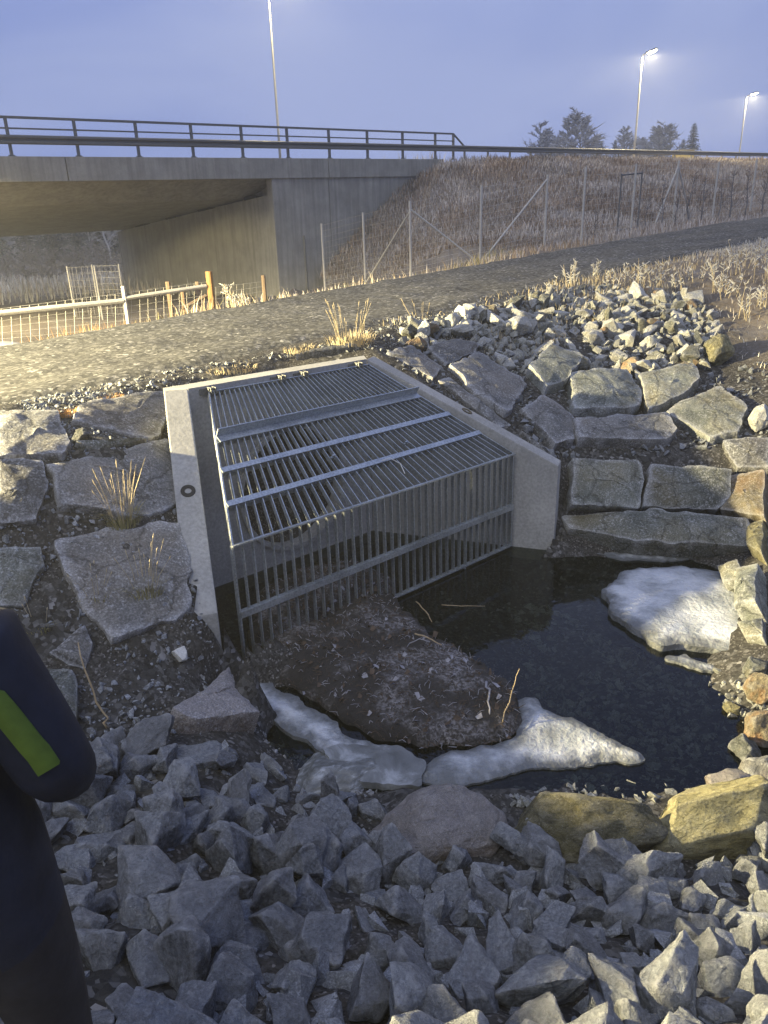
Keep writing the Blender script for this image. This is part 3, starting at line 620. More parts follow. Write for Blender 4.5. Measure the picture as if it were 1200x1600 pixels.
# ------------------------------------------------------------------ stones: big slabs traced on the banks
def slab(name, poly, mat, label, cat, group=None, h=.1, deep=.22, seed=0, tilt=0.0, dome=.03):
    pc = np.array(poly, float).mean(0); P = np.array([hit(*(pc + (np.array(q) - pc) * 1.045)) for q in poly]); c = P.mean(0)
    U, S, Vt = np.linalg.svd(P - c); n = Vt[2]; n = n if n[2] > 0 else -n
    if n[2] < .35: n = n + np.array([0, 0, .5]); n /= np.linalg.norm(n)
    e1 = np.cross(n, [0, 1, 0.2]); e1 /= np.linalg.norm(e1); e2 = np.cross(n, e1)
    Q = np.stack([(P - c) @ e1, (P - c) @ e2], 1)
    if np.cross(Q[1] - Q[0], Q[2] - Q[1]) < 0: Q = Q[::-1]
    # boundary resampled, chipped and a little ragged
    per = np.linalg.norm(np.roll(Q, -1, 0) - Q, axis=1); tot = per.sum(); nb = 72; B_ = []
    cum = np.concatenate([[0], np.cumsum(per)])
    for k in range(nb):
        d = tot * k / nb; i = min(np.searchsorted(cum, d, side='right') - 1, len(Q) - 1); f = (d - cum[i]) / (per[i] + 1e-9); B_.append(Q[i] * (1 - f) + Q[(i + 1) % len(Q)] * f)
    B_ = np.array(B_)
    size = math.sqrt(tot * tot / 16); out = B_ / (np.linalg.norm(B_, axis=1, keepdims=True) + 1e-9)
    rag = np.array([mnoise.noise(Vector((b[0] * 5 + seed, b[1] * 5, seed))) * .05 + mnoise.noise(Vector((b[0] * 16 + seed, b[1] * 16, seed))) * .022 for b in B_])
    B_ = B_ + out * rag[:, None] * min(1, size)
    rings = [(1.0, -deep), (1.02, -deep * .45), (1.01, h * .25), (1.0, h * .9), (.985, h), (.88, h), (.78, h), (.66, h), (.53, h), (.4, h), (.26, h), (.12, h)]
    vs = []
    for ri, (f, z) in enumerate(rings):
        for b in B_:
            p = b * f; x = c + p[0] * e1 + p[1] * e2
            nzv = mnoise.noise(Vector(x * 3.1) + Vector((seed, 0, 0))); nz2 = mnoise.noise(Vector(x * 10) + Vector((seed, 3, 0)))
            step = math.floor(2.2 * mnoise.noise(Vector(x * 1.7) + Vector((0, seed, 0)))) * .012
            zz = z + ((dome * (1 - f * f) + .028 * nzv + .01 * nz2 + step) if ri >= 3 else 0)
            if ri in (1, 2, 3): p = p * (1 + .03 * nz2); x = c + p[0] * e1 + p[1] * e2
            vs.append(x + n * zz)
    vs.append(c + n * (h + dome))
    fs = [(r * nb + k, r * nb + (k + 1) % nb, (r + 1) * nb + (k + 1) % nb, (r + 1) * nb + k) for r in range(len(rings) - 1) for k in range(nb)]
    last = (len(rings) - 1) * nb; fs += [(last + k, last + (k + 1) % nb, len(rings) * nb) for k in range(nb)]
    mb = MB(); mb.add(np.array(vs) - c, fs); me = mb.mesh(name, M[mat], True); shade_angle(me, .75)
    bm = bmesh.new(); bm.from_mesh(me); bmesh.ops.recalc_face_normals(bm, faces=bm.faces); bm.to_mesh(me); bm.free()
    o = link(name, me); o.location = c; o['kind'] = 'thing'; tag(o, label, cat, group); return o
LG, RG = 'stone slabs pitched on the bank beside the plain gravel patch', 'stone slabs and blocks stacked beside the culvert'
LS = [
 ([(0, 655), (90, 650), (108, 700), (98, 720), (0, 722)], 'slab', 'grey slab at top of bank below gravel track, beside a brown moss tuft'),
 ([(128, 640), (255, 622), (270, 638), (248, 690), (228, 692), (112, 668)], 'slab', 'wide cracked grey slab touching the culvert corner at top of bank'),
 ([(0, 728), (66, 730), (75, 762), (55, 818), (0, 822)], 'slab', 'square grey slab in second row of bank, beside the wide slab with dry grass'),
 ([(80, 735), (150, 718), (258, 696), (276, 730), (278, 788), (232, 808), (97, 800)], 'slab', 'wide grey slab of the bank, dry grass tuft at its lower edge'),
 ([(90, 852), (248, 826), (274, 838), (290, 880), (294, 955), (268, 972), (178, 1002), (152, 972), (130, 948), (100, 905)], 'slab', 'largest bluish grey slab of the bank, above the plain gravel patch'),
 ([(0, 865), (63, 865), (70, 892), (52, 915), (40, 948), (0, 952)], 'block', 'greenish slab with a curved crack, beside the lower dry grass tuft'),
 ([(80, 1030), (134, 988), (144, 1015), (134, 1052), (108, 1048)], 'slab', 'small triangular grey stone with snow on its tip, above a thin stick'),
 ([(60, 1042), (112, 1062), (124, 1086), (118, 1152), (86, 1150), (55, 1100)], 'block', 'greenish grey slab at foot of bank touching the riprap'),
 ([(345, 1078), (368, 1092), (388, 1148), (300, 1150), (258, 1136), (310, 1105)], 'pink_boulder', 'flat brown stone at the outer end of the culvert wing wall'),
 ([(118, 700), (168, 694), (226, 697), (150, 712)], 'block', 'thin slab wedged between two rows of bank slabs'),
 ([(465, 562), (520, 548), (556, 546), (540, 552)], 'slab', 'flat stone lying against the back of the culvert headwall')]
for k, (P, mt, lb) in enumerate(LS): slab('stone_slab', P, mt, lb, 'slab', LG, h=.07 if k != 8 else .12, seed=11 + k)
RS = [
 ([(605, 556), (640, 546), (690, 578), (672, 597)], 'slab', 'flat dark slab outside the culvert corner beside the headwall end', .06),
 ([(668, 550), (710, 537), (744, 546), (734, 562), (696, 574)], 'slab', 'dark slab lying flat between culvert corner and rubble', .08),
 ([(702, 582), (745, 560), (818, 608), (788, 655), (738, 626)], 'slab', 'large tilted dark slab above the wing wall, below the rubble', .1),
 ([(684, 601), (702, 598), (796, 664), (774, 672)], 'slab', 'long narrow dark slab lying along the back of the wing wall', .05),
 ([(822, 588), (858, 553), (906, 573), (880, 608), (850, 618)], 'block', 'pointed stone block leaning out of the pale rubble', .16),
 ([(887, 600), (973, 592), (996, 640), (984, 653), (892, 653)], 'block', 'broad flat faced block just below the pale rubble', .16),
 ([(998, 602), (1078, 583), (1090, 606), (1066, 630), (1012, 656)], 'block', 'angular block at the edge of the rubble, beside the orange pebble', .16),
 ([(1038, 656), (1120, 617), (1163, 650), (1150, 688), (1108, 697)], 'block', 'diamond shaped grey block leaning on the upper course', .14),
 ([(815, 646), (845, 628), (893, 661), (888, 698), (862, 702)], 'slab', 'cracked dark slab with a brown dead plant growing in it', .1),
 ([(897, 668), (1034, 661), (1050, 682), (1038, 699), (903, 702)], 'slab', 'long low slab above the two stacked blocks', .14),
 ([(890, 728), (984, 733), (995, 762), (988, 803), (888, 798)], 'block', 'ribbed grey block beside the outer end of the wing wall', .2),
 ([(1012, 738), (1133, 748), (1128, 790), (1108, 810), (1002, 803)], 'block', 'dark square block with long cracks, beside the ribbed block', .2),
 ([(884, 808), (1020, 818), (1163, 825), (1168, 858), (1002, 868), (894, 838)], 'block', 'very long stone block at the water line under two blocks', .14),
 ([(1128, 702), (1199, 698), (1199, 743), (1152, 745)], 'slab', 'blue grey flat block above the brown stained block', .15),
 ([(1142, 757), (1199, 752), (1199, 822), (1134, 812)], 'rust_rock', 'brown rust stained block at the end of the long stone course', .16),
 ([(1172, 830), (1199, 828), (1199, 882), (1176, 868)], 'lichen_boulder', 'yellowish rounded block at the end of the water line block', .12),
 ([(812, 680), (832, 690), (868, 716), (850, 718)], 'slab', 'thin slab tucked behind the low end of the wing wall', .06),
 ([(1168, 918), (1199, 910), (1199, 975), (1164, 978)], 'block', 'tall greenish block beside the ice shelf', .2),
 ([(1132, 906), (1166, 902), (1172, 926), (1142, 932)], 'block', 'small grey block standing on the ice shelf', .16),
 ([(1160, 988), (1199, 984), (1199, 1012), (1172, 1010)], 'block', 'low greenish stone at the edge of the ice shelf', .1)]
for k, (P, mt, lb, h) in enumerate(RS): slab('stone_block', P, mt, lb, 'block', RG, h=h, seed=41 + k, deep=.3)

# ------------------------------------------------------------------ stones: boulders at the water's edge and on the right
def boulder(name, u, v, wpx, hpx, mat, label, group, seed, yaw=0.0, depth=.8, sink=.35, rnd=.6, npts=22):
    c = hit(u, v + hpx * .25); dist = np.linalg.norm(c - EYE); W = wpx / F_PX * dist; H = hpx / F_PX * dist
    me = rock_mesh(seed, npts=npts, sub=4, rough=.05, round_=rnd); me.materials.append(M[mat]); shade_angle(me, .9)
    o = link(name, me); co = mesh_np(me); ext = (co.max(0) - co.min(0))
    o.scale = (W / ext[0], W * depth / ext[1], H * 1.02 / ext[2]); o.rotation_euler = (0, 0, yaw); o.location = (c[0], c[1], gz(c[0], c[1]) + H * (.62 - sink)); tag(o, label, 'boulder', group); return o
BG = 'boulders along the edge of the stream'
boulder('boulder', 688, 1290, 195, 95, 'pink_boulder', 'smooth pinkish brown boulder between the grey riprap and the ice', BG, 501, .15, .62, sink=.42)
boulder('boulder', 915, 1295, 205, 100, 'lichen_boulder', 'lumpy yellow lichen boulder at the stream edge beside the pink one', BG, 517, -.05, .5, rnd=.3, npts=30)
boulder('boulder', 1120, 1275, 200, 110, 'lichen_boulder', 'pale yellow layered boulder at the mouth of the stream channel', BG, 523, .1, .5, rnd=.25, npts=18)
boulder('boulder', 535, 1205, 150, 45, 'ice_grey', 'grey ice glazed boulder half buried beside the white ice', BG, 533, .4, .7, sink=.45, rnd=.7)
for k, (u, v, wp, hp, mt, lb) in enumerate([(1187, 1085, 46, 52, 'rust_rock', 'brown stone standing in the stream beside a green one'), (1190, 1145, 55, 58, 'rust_rock', 'rust brown boulder above the greenish stone at the bank'),
    (1163, 1182, 52, 42, 'block', 'rounded greenish stone at the foot of the stream bank'), (1190, 1215, 60, 46, 'slab', 'dark wet stone below the greenish stone'), (1150, 1230, 80, 34, 'pink_boulder', 'flat reddish stone at the stream mouth'),
    (1180, 1050, 40, 30, 'block', 'small greenish stone beside the ice shelf edge'), (1120, 555, 52, 46, 'lichen_boulder', 'pale yellow rounded boulder at the edge of the rubble'), (1068, 582, 34, 24, 'rust_rock', 'small orange brown boulder below the pale yellow one'),
    (985, 575, 36, 26, 'rust_rock', 'small rust coloured stone between two blocks'), (905, 572, 30, 22, 'block', 'dark stone at the foot of the rubble'), (1185, 660, 34, 40, 'rubble', 'upright pale stone beside the diamond shaped block'), (1140, 905, 30, 18, 'slab', 'thin dark stone lying on the ice shelf rim'),
    (1140, 1115, 24, 18, 'lichen_boulder', 'fist sized yellow stone in the shallow stream'), (283, 1030, 28, 20, 'frost_grass', 'white frosted stone lying alone on the plain gravel patch'), (130, 690, 30, 26, 'block', 'small round mossy stone between the top two slabs')]):
    boulder('boulder', u, v, wp, hp, mt, lb, BG, 560 + k, k * .7, .8, sink=.3, rnd=.4)

# ------------------------------------------------------------------ stones: riprap heap on the near bank
rng = random.Random(5)
def cands(poly, xr, yr, n, seed, dz=.05):
    rs = np.random.RandomState(seed); X_, Y_ = rs.uniform(*xr, n), rs.uniform(*yr, n); Z_ = ground(X_, Y_)
    C_ = (np.stack([X_, Y_, Z_ + dz], 1) - EYE) @ CM; ok = C_[:, 2] < -.05
    u_, v_ = 600 + F_PX * C_[:, 0] / -C_[:, 2], 800 - F_PX * C_[:, 1] / -C_[:, 2]; ok &= in_poly(u_, v_, poly)
    return np.stack([X_, Y_, Z_], 1)[ok]
def in_px(x, y, z, P):
    u, v = proj((x, y, z)); return bool(in_poly(np.array([u]), np.array([v]), P)[0])
NEAR = [(60, 1150), (130, 1150), (280, 1150), (400, 1172), (470, 1230), (590, 1262), (640, 1305), (780, 1312), (900, 1322), (1010, 1330), (1200, 1335), (1500, 1330), (1500, 1900), (-400, 1900), (-400, 1300)]
heap = Heap(-3.0, 3.4, -.4, 3.9)
low, top = [], []
CN = [c for c in cands(NEAR, (-2.2, 2.5), (.55, 3.6), 5000, 1, .06) if math.hypot(c[0] + .8, c[1] - .98) > .3]; ci = [0]
def sample_near(n, smin, smax, sink, store, kind):
    pts_ = []
    for _ in range(n):
        cs = [CN[rng.randrange(len(CN))] for _q in range(10)]
        if pts_: A_ = np.array(pts_[-300:]); x, y, z = max(cs, key=lambda c: np.min((A_[:, 0] - c[0]) ** 2 + (A_[:, 1] - c[1]) ** 2))
        else: x, y, z = cs[0]
        pts_.append((x, y)); s = smin + (smax - smin) * rng.random() ** 2.0
        r = place(heap, kind, x, y, s, rng, sink)
        if r: store.append(r)
sample_near(1100, .09, .19, .06, low, 'riprap_low')
merged(low, 'riprap_bed', M['riprap_bed'], 'lower stones and chips filling the gaps of the near riprap')
sample_near(298, .17, .35, .05, top, 'riprap')
LM = [((.25, 2.75), 'touching the zone under the smooth pinkish boulder'), ((1.05, 2.65), 'just below the lumpy yellow lichen boulder'), ((1.85, 2.6), 'just below the pale yellow layered boulder'), ((-.95, 3.0), 'beside the flat brown stone by the wing wall'), ((-.35, 2.8), 'beside the grey ice glazed boulder'), ((-.8, 1.2), 'around the feet of the person in navy')]
def near_label(loc, size):
    d = sorted((math.hypot(loc[0] - a[0], loc[1] - a[1]), t) for a, t in LM); z_ = 'small' if size < .19 else ('middling' if size < .26 else 'large')
    return z_ + ' blue grey angular riprap stone ' + (d[0][1] if d[0][0] < .62 else 'high on the open slope of the near bank')
for sp in top: single(sp, 'riprap_stone', near_label(sp[2], sp[4][0] * 2).replace('touching the zone under', 'just below'), 'rock', 'riprap stones on the near bank')

# ------------------------------------------------------------------ stones: pale rubble above the right slabs
FAR = [(630, 505), (700, 492), (760, 476), (860, 452), (940, 442), (1050, 452), (1110, 478), (1130, 530), (1100, 575), (1040, 592), (960, 588), (905, 570), (860, 548), (820, 575), (800, 588), (745, 556), (715, 535), (672, 545), (630, 530)]
heap2 = Heap(-.5, 8.5, 6.5, 15.5, .03)
fl, ft = [], []
CF = cands(FAR, (0, 7.5), (7.4, 14.5), 12000, 2); cf = [0]
def sample_far(n, smin, smax, sink, store, pw=1.6, kind='rubble_low'):
    pts_ = []
    for _ in range(n):
        cs = [CF[rng.randrange(len(CF))] for _q in range(8)]
        if pts_: A_ = np.array(pts_[-300:]); x, y, z = max(cs, key=lambda c: np.min((A_[:, 0] - c[0]) ** 2 + (A_[:, 1] - c[1]) ** 2))
        else: x, y, z = cs[0]
        pts_.append((x, y)); s = smin + (smax - smin) * rng.random() ** pw
        r = place(heap2, kind, x, y, s, rng, sink)
        if r: store.append(r)
sample_far(1000, .06, .16, .03, fl)
merged(fl, 'rubble_bed', M['rubble_bed'], 'small stones and chips filling the gaps of the pale rubble')
sample_far(298, .16, .36, .08, ft, 1.9, 'rubble')
for k, sp in enumerate(ft): 
    mt_ = 'rust_rock' if k % 23 == 5 else ('block' if k % 7 == 3 else None); sz = sp[4][0] * 2; col_ = {'rust_rock': 'rust brown', 'block': 'greenish grey', None: 'pale frosted'}[mt_]
    u_, v_ = proj(sp[2]); wh = 'below the rimed weeds of the verge' if v_ < 492 else ('beside the culvert slabs and the straw tuft' if u_ < 760 else ('above the row of big blocks' if v_ > 545 else 'in the middle of the rubble'))
    single(sp, 'rubble_stone', ('small ' if sz < .17 else ('middling ' if sz < .24 else 'large ')) + col_ + ' quarry stone ' + wh, 'stone', 'pale rubble stones', mt_)
# stones and chips scattered over the other banks (too small and many to count)
def scatter(name, poly, n, smin, smax, kind, mat, label, sink=.006, xr=(-4, 7), yr=(1, 14)):
    L_ = []; C_ = cands(poly, xr, yr, n * 25, n, 0)[:n]
    for x, y, z in C_:
        s = smin + (smax - smin) * rng.random() ** 3
        q = Quaternion((rng.gauss(0, 1), rng.gauss(0, 1), rng.gauss(0, 1), rng.gauss(0, 1))).normalized()
        L_.append((kind, rng.randrange(4), (x, y, z + s * .12), q, np.array([1, rng.uniform(.7, 1), rng.uniform(.5, .9)]) * s / 2))
    return merged(L_, name, M[mat], label)
def small_protos(kind, mat, seed0):
    L_ = []
    for i in range(4):
        me = rock_mesh(seed0 + i, npts=9, sub=0, rough=.02, bev=False); me.materials.append(M[mat]); L_.append(me)
    PROTO[kind] = L_; PNP[kind] = [mesh_np(m) for m in L_]
small_protos('chip', 'slab', 700)
scatter('gravel_chips', [(-20, 620), (270, 610), (300, 800), (345, 1080), (390, 1150), (60, 1160), (-60, 1000)], 3500, .012, .06, 'chip', 'riprap_bed', 'loose gravel chips between the bank slabs')
scatter('bank_chips', [(590, 545), (900, 560), (1130, 590), (1200, 560), (1230, 900), (1180, 860), (1130, 700), (880, 730), (700, 650)], 1600, .025, .12, 'chip', 'riprap_bed', 'broken stone chips between the stacked blocks')
scatter('verge_gravel', [(-20, 615), (280, 575), (480, 545), (560, 520), (640, 500), (760, 475), (760, 495), (600, 545), (440, 560), (280, 605), (-20, 660)], 2600, .01, .06, 'chip', 'block', 'pale verge gravel along the track edge')
scatter('stream_pebbles', [(780, 900), (960, 1010), (1200, 1060), (1200, 1250), (780, 1260), (830, 1230), (1020, 1190), (830, 1100)], 2500, .012, .09, 'chip', 'rubble_bed', 'pebbles on the stream bed', xr=(0, 4), yr=(2.4, 6))
scatter('wet_gravel', [(360, 1090), (440, 1150), (620, 1230), (560, 1250), (400, 1170)], 900, .01, .05, 'chip', 'slab', 'wet gravel at the foot of the near bank', xr=(-2, 1), yr=(2, 5))

# ------------------------------------------------------------------ ice and debris in the stream
def sheet(name, poly, z, mat, label, thick=.045, dome=.03, hump=.02, seed=0, cat='ice'):
    P = np.array([at_z(u, v, z)[:2] for u, v in poly]); c = P.mean(0); Q = P - c
    per = np.linalg.norm(np.roll(Q, -1, 0) - Q, axis=1); tot = per.sum(); cum = np.concatenate([[0], np.cumsum(per)]); nb = 160; B_ = []
    for k in range(nb):
        d = tot * k / nb; i = min(np.searchsorted(cum, d, side='right') - 1, len(Q) - 1); f = (d - cum[i]) / (per[i] + 1e-9); B_.append(Q[i] * (1 - f) + Q[(i + 1) % len(Q)] * f)
    B_ = np.array(B_)
    for _ in range(3): B_ = .25 * np.roll(B_, 1, 0) + .5 * B_ + .25 * np.roll(B_, -1, 0)
    tan = np.roll(B_, -1, 0) - np.roll(B_, 1, 0); nr = np.stack([tan[:, 1], -tan[:, 0]], 1); nr /= np.linalg.norm(nr, axis=1, keepdims=True)
    B_ = B_ + nr * np.array([.05 * mnoise.noise(Vector((b[0] * 6, b[1] * 6, seed))) + .016 * mnoise.noise(Vector((b[0] * 19, b[1] * 19, seed))) for b in B_])[:, None]
    bm = bmesh.new(); vb = [bm.verts.new((b[0], b[1], 0)) for b in B_]; f = bm.faces.new(vb)
    if f.normal.z < 0: f.normal_flip()
    bmesh.ops.triangulate(bm, faces=bm.faces)
    for _ in range(4):
        bmesh.ops.subdivide_edges(bm, edges=[e for e in bm.edges if e.calc_length() > .09], cuts=1); bmesh.ops.triangulate(bm, faces=bm.faces)
    lay = bm.verts.layers.float.new('rim'); rimd = {}
    for v in bm.verts:
        d = np.min(np.linalg.norm(B_ - np.array([v.co.x, v.co.y]), axis=1)); k = min(1, d / .28)
        n1 = mnoise.noise(Vector((v.co.x * 3, v.co.y * 3, seed))); n2 = mnoise.noise(Vector((v.co.x * 14, v.co.y * 14, seed)))
        v.co.z = dome * math.sqrt(k) + hump * n1 * k + .008 * n2 * k; rimd[v] = k
    for v, k in rimd.items(): v[lay] = k
    r = bmesh.ops.extrude_face_region(bm, geom=bm.faces[:]); ex = [v for v in r['geom'] if isinstance(v, bmesh.types.BMVert)]
    for v in ex: v.co.z = -thick
    bmesh.ops.recalc_face_normals(bm, faces=bm.faces)
    me = bpy.data.meshes.new(name); bm.to_mesh(me); bm.free(); me.materials.append(M[mat]); me.polygons.foreach_set('use_smooth', [True] * len(me.polygons)); shade_angle(me, .9)
    o = link(name, me); o.location = (c[0], c[1], z); tag(o, label, cat); return o
sheet('ice_sheet', [(940, 925), (975, 890), (1060, 885), (1130, 893), (1170, 905), (1199, 915), (1215, 1045), (1150, 1030), (1110, 1010), (1060, 1005), (1030, 1010), (1000, 985), (960, 962)], .05, 'ice', 'white ice shelf between the stream and the bank blocks', .14, .05, .03, 3)
sheet('ice_sheet', [(1044, 1028), (1070, 1022), (1090, 1032), (1110, 1036), (1170, 1044), (1120, 1050), (1075, 1042)], .02, 'ice', 'thin broken ice rim below the edge of the ice shelf', .05, .015, .01, 5)
sheet('ice_sheet', [(655, 1205), (690, 1175), (760, 1165), (800, 1150), (815, 1120), (805, 1095), (840, 1090), (870, 1115), (930, 1140), (970, 1165), (1015, 1188), (960, 1190), (900, 1200), (850, 1197), (790, 1212), (720, 1232), (665, 1225)], .014, 'ice', 'bright white pointed ice tongue beside the debris mound', .1, .05, .02, 7)
sheet('ice_sheet', [(362, 1062), (390, 1052), (430, 1068), (470, 1092), (500, 1115), (545, 1150), (610, 1165), (650, 1180), (655, 1200), (600, 1190), (540, 1185), (500, 1165), (460, 1150), (420, 1120), (380, 1090)], .03, 'ice', 'thin powdery ice strip at the foot of the wing wall', .12, .02, .015, 9)
sheet('ice_sheet', [(500, 1170), (560, 1160), (640, 1172), (670, 1190), (655, 1228), (600, 1225), (540, 1215)], .045, 'ice_grey', 'grey slushy ice between the two white ice sheets', .12, .02, .02, 15)
sheet('ice_sheet', [(885, 842), (930, 858), (1000, 868), (1090, 868), (1060, 876), (980, 874), (910, 860)], .015, 'ice', 'narrow ice ledge along the long water line block', .04, .012, .01, 11)
# frosted mound of mud and plant debris washed out of the pipe
MP = [(408, 1045), (388, 1000), (400, 930), (470, 890), (560, 880), (610, 905), (620, 945), (660, 985), (720, 1020), (770, 1050), (810, 1085), (815, 1120), (800, 1145), (740, 1160), (660, 1160), (600, 1150), (550, 1128), (500, 1095), (445, 1062)]
mound = sheet('debris_mound', MP, .03, 'mud', 'dark frosted mound of mud and plant debris in front of the trash rack', .2, .12, .05, 21, 'mound')
mz = {}
mco = mesh_np(mound.data); mtop = mco[mco[:, 2] > -.1] + np.array(mound.location)
def mound_z(x, y):
    i = np.argmin((mtop[:, 0] - x) ** 2 + (mtop[:, 1] - y) ** 2); return mtop[i, 2]
mb = MB(); mbf = MB()
MPw = [tuple(at_z(u, v, .08)[:2]) for u, v in MP]
xs = [p[0] for p in MPw]; ys = [p[1] for p in MPw]; k = 0
while k < 2600:
    x, y = rng.uniform(min(xs), max(xs)), rng.uniform(min(ys), max(ys))
    if not in_poly(np.array([x]), np.array([y]), MPw)[0]: continue
    k += 1; z = mound_z(x, y); a = rng.uniform(0, 6.28); l = rng.uniform(.015, .06); d = np.array([math.cos(a), math.sin(a), rng.uniform(-.2, .5)]) * l
    p = np.array([x, y, z + .006]); r = rng.uniform(.0012, .003); tgt = mbf if rng.random() < .3 else mb
    if rng.random() < .12:
        sd_ = np.array([-d[1], d[0], .02]) * rng.uniform(.2, .5); tgt.add([p - sd_ * .4, p + d * .5 - sd_, p + d, p + d * .5 + sd_ + np.array([0, 0, .01])], [(0, 1, 2), (0, 2, 3)])
    else: tgt.tube([p, p + d * .5 + np.array([0, 0, rng.uniform(0, .02)]), p + d], [r, r * .9, r * .5], 4, cap=False)
o = mb.build('plant_litter', M['dead_leaf'], mound); o.matrix_parent_inverse = Matrix.Translation(-mound.location); o['kind'] = 'stuff'
o = mbf.build('frosted_litter', M['frost_leaf'], mound); o.matrix_parent_inverse = Matrix.Translation(-mound.location); o['kind'] = 'stuff'

# sticks
def stick(name, pts, r, mat, label, group=None):
    c = np.array(pts[0]); mb = MB(); P = [np.array(p) - c for p in pts]; Q = []
    for a, b in zip(P[:-1], P[1:]):
        for f in (0, .33, .66): Q.append(a + (b - a) * f + np.array([rng.gauss(0, r), rng.gauss(0, r), rng.gauss(0, r * .5)]) * (f > 0))
    Q.append(P[-1]); n = len(Q); mb.tube(Q, [r * (1 - .5 * i / n) for i in range(n)], 6); me = mb.mesh(name, M[mat], True)
    o = link(name, me); o.location = c; return tag(o, label, 'stick', group)
def on(u, v, dz=.01):
    p = hit(u, v); return np.array([p[0], p[1], p[2] + dz])
def onm(u, v, dz): p = at_z(u, v, dz); return p
b0 = on(165, 1132, .02); stick('stick', [on(168, 1140), b0 + np.array([0, 0, .06]), onm(138, 1060, .75), onm(122, 1004, .92)], .007, 'stick', 'thin pale stick leaning from the riprap up over the bank stones')
stick('stick', [onm(785, 1130, .09), onm(800, 1080, .2), onm(812, 1045, .33)], .005, 'stick', 'thin twig standing up at the tip of the debris mound')
stick('stick', [onm(760, 1065, .17), onm(764, 1090, .16), onm(765, 1116, .14)], .009, 'frost_leaf', 'short white frosted stick on the debris mound')
stick('stick', [onm(648, 990, .2), onm(668, 996, .19), onm(690, 1008, .17)], .007, 'stick', 'bent brown stick on the back of the debris mound')
stick('stick', [onm(650, 940, .02), onm(665, 955, .02), onm(675, 972, .02)], .006, 'stick', 'wet stick floating in front of the trash rack')
stick('stick', [onm(690, 945, .015), onm(720, 947, .015), onm(758, 947, .015)], .004, 'stick', 'thin straight reed floating on the dark water')
stick('stick', [onm(640, 1005, .2), onm(655, 998, .22), onm(672, 1003, .2)], .005, 'frost_leaf', 'frosted bent twig beside the brown stick on the mound')

# ------------------------------------------------------------------ road bridge
F2 = ST(FS, FT)
def BP(sp, W, z): p = F2 + sp * DS + W * DT; return np.array([p[0], p[1], z])     # along the near face, across, height
dsv = np.array([DS[0], DS[1], 0.036]); dsv /= np.linalg.norm(dsv); dtv = np.array([DT[0], DT[1], 0])
bridge = empty('road_bridge', tuple(BP(-1, 7, .4)))
tag(bridge, 'grey concrete road bridge with tall abutment over the underpass', 'bridge')
SP0, SP1, BW = -34.0, 10.2, 14.0
prof = [(0.42, -.02), (0.42, -.8), (2.6, -1.55), (BW - 2.6, -2.35), (BW - .4, -2.6), (BW - .4, -.6), ]        # slab and girder cross-section (across, below deck)
def loft(prof, s0, s1, name, mat, bevel=0):
    mb = MB(); n = len(prof); vs = []
    for sp in (s0, s1):
        for W, dz in prof: vs.append(BP(sp, W, zdeck(sp) + dz))
    mb.add(vs, [(k, (k + 1) % n, n + (k + 1) % n, n + k) for k in range(n)] + [tuple(range(n))[::-1], tuple(range(n, 2 * n))]); return part(mb, name, mat, bridge, bevel=bevel)
loft(prof, SP0, 1.4, 'deck', M['bridge_concrete'])
for a, b in ((SP0, -22.5), (-22.47, -10.2), (-10.17, 2.26), (2.29, SP1)):
    loft([(-.02, 0), (-.02, -.84), (.44, -.84), (.44, 0)], a, b, 'edge_beam', M['bridge_concrete'], .02)
loft([(BW - .44, 0), (BW - .44, -.84), (BW, -.84), (BW, 0)], SP0, SP1, 'edge_beam', M['bridge_concrete'])
# abutment front under the deck, its bearing shelf, and the wing wall along the near face
mb = MB(); n0, f0 = BP(-.95, .45, 0), BP(-2.7, BW - .2, 0); nb_, fb_ = BP(.2, .45, 0), BP(-1.5, BW - .2, 0)
def quadwall(a, b, c, d, z0, za, zb): return MB().hexa([V3(a, z0), V3(b, z0), V3(c, z0), V3(d, z0), V3(a, za), V3(b, zb), V3(c, zb), V3(d, za)])
part(quadwall(n0, f0, fb_, nb_, -1.2, 5.0, 3.75), 'abutment', M['bridge_concrete'], bridge)
part(quadwall(BP(-.35, .5, 0), BP(-2.1, BW - .25, 0), BP(-.9, BW - .25, 0), BP(.7, .5, 0), 2, 5.72, 4.2), 'back_wall', M['bridge_concrete'], bridge)
for f in (.12, .4, .62, .85):
    c = lerp(n0, f0, f); z = 5.0 + (3.75 - 5.0) * f; c2 = lerp(nb_, fb_, f); q = (c2 - c); q /= np.linalg.norm(q)
    d_ = (f0 - n0) / np.linalg.norm(f0 - n0); mb = MB(); cc = c + q * .45; mb.bar(V3(cc, z - .06) - d_ * .45, V3(cc, z - .06) + d_ * .45, q * .5, zw * .5); part(mb, 'bearing', M['rubber'], bridge)
mb = MB(); mb.hexa([BP(-1.0, .06, -1.2), BP(2.27, .06, -1.2), BP(2.27, .5, -1.2), BP(-1.0, .5, -1.2), BP(-1.0, .06, zdeck(-1) - .842), BP(2.27, .06, zdeck(2.27) - .842), BP(2.27, .5, zdeck(2.27) - .842), BP(-1.0, .5, zdeck(-1) - .842)])
part(mb, 'wing_wall', M['bridge_concrete'], bridge)
mb = MB(); mb.hexa([BP(2.3, .06, -1.2), BP(10.1, .06, 3), BP(10.1, .5, 3), BP(2.3, .5, -1.2), BP(2.3, .06, zdeck(2.3) - .842), BP(10.1, .06, zdeck(10.1) - .842), BP(10.1, .5, zdeck(10.1) - .842), BP(2.3, .5, zdeck(2.3) - .842)])
part(mb, 'wing_wall', M['bridge_concrete'], bridge)
mb = MB(); mb.tube([BP(.6, .02, .3), BP(.6, .02, 3.2)], .04, 8); part(mb, 'drain_pipe', M['galv_dull'], bridge)
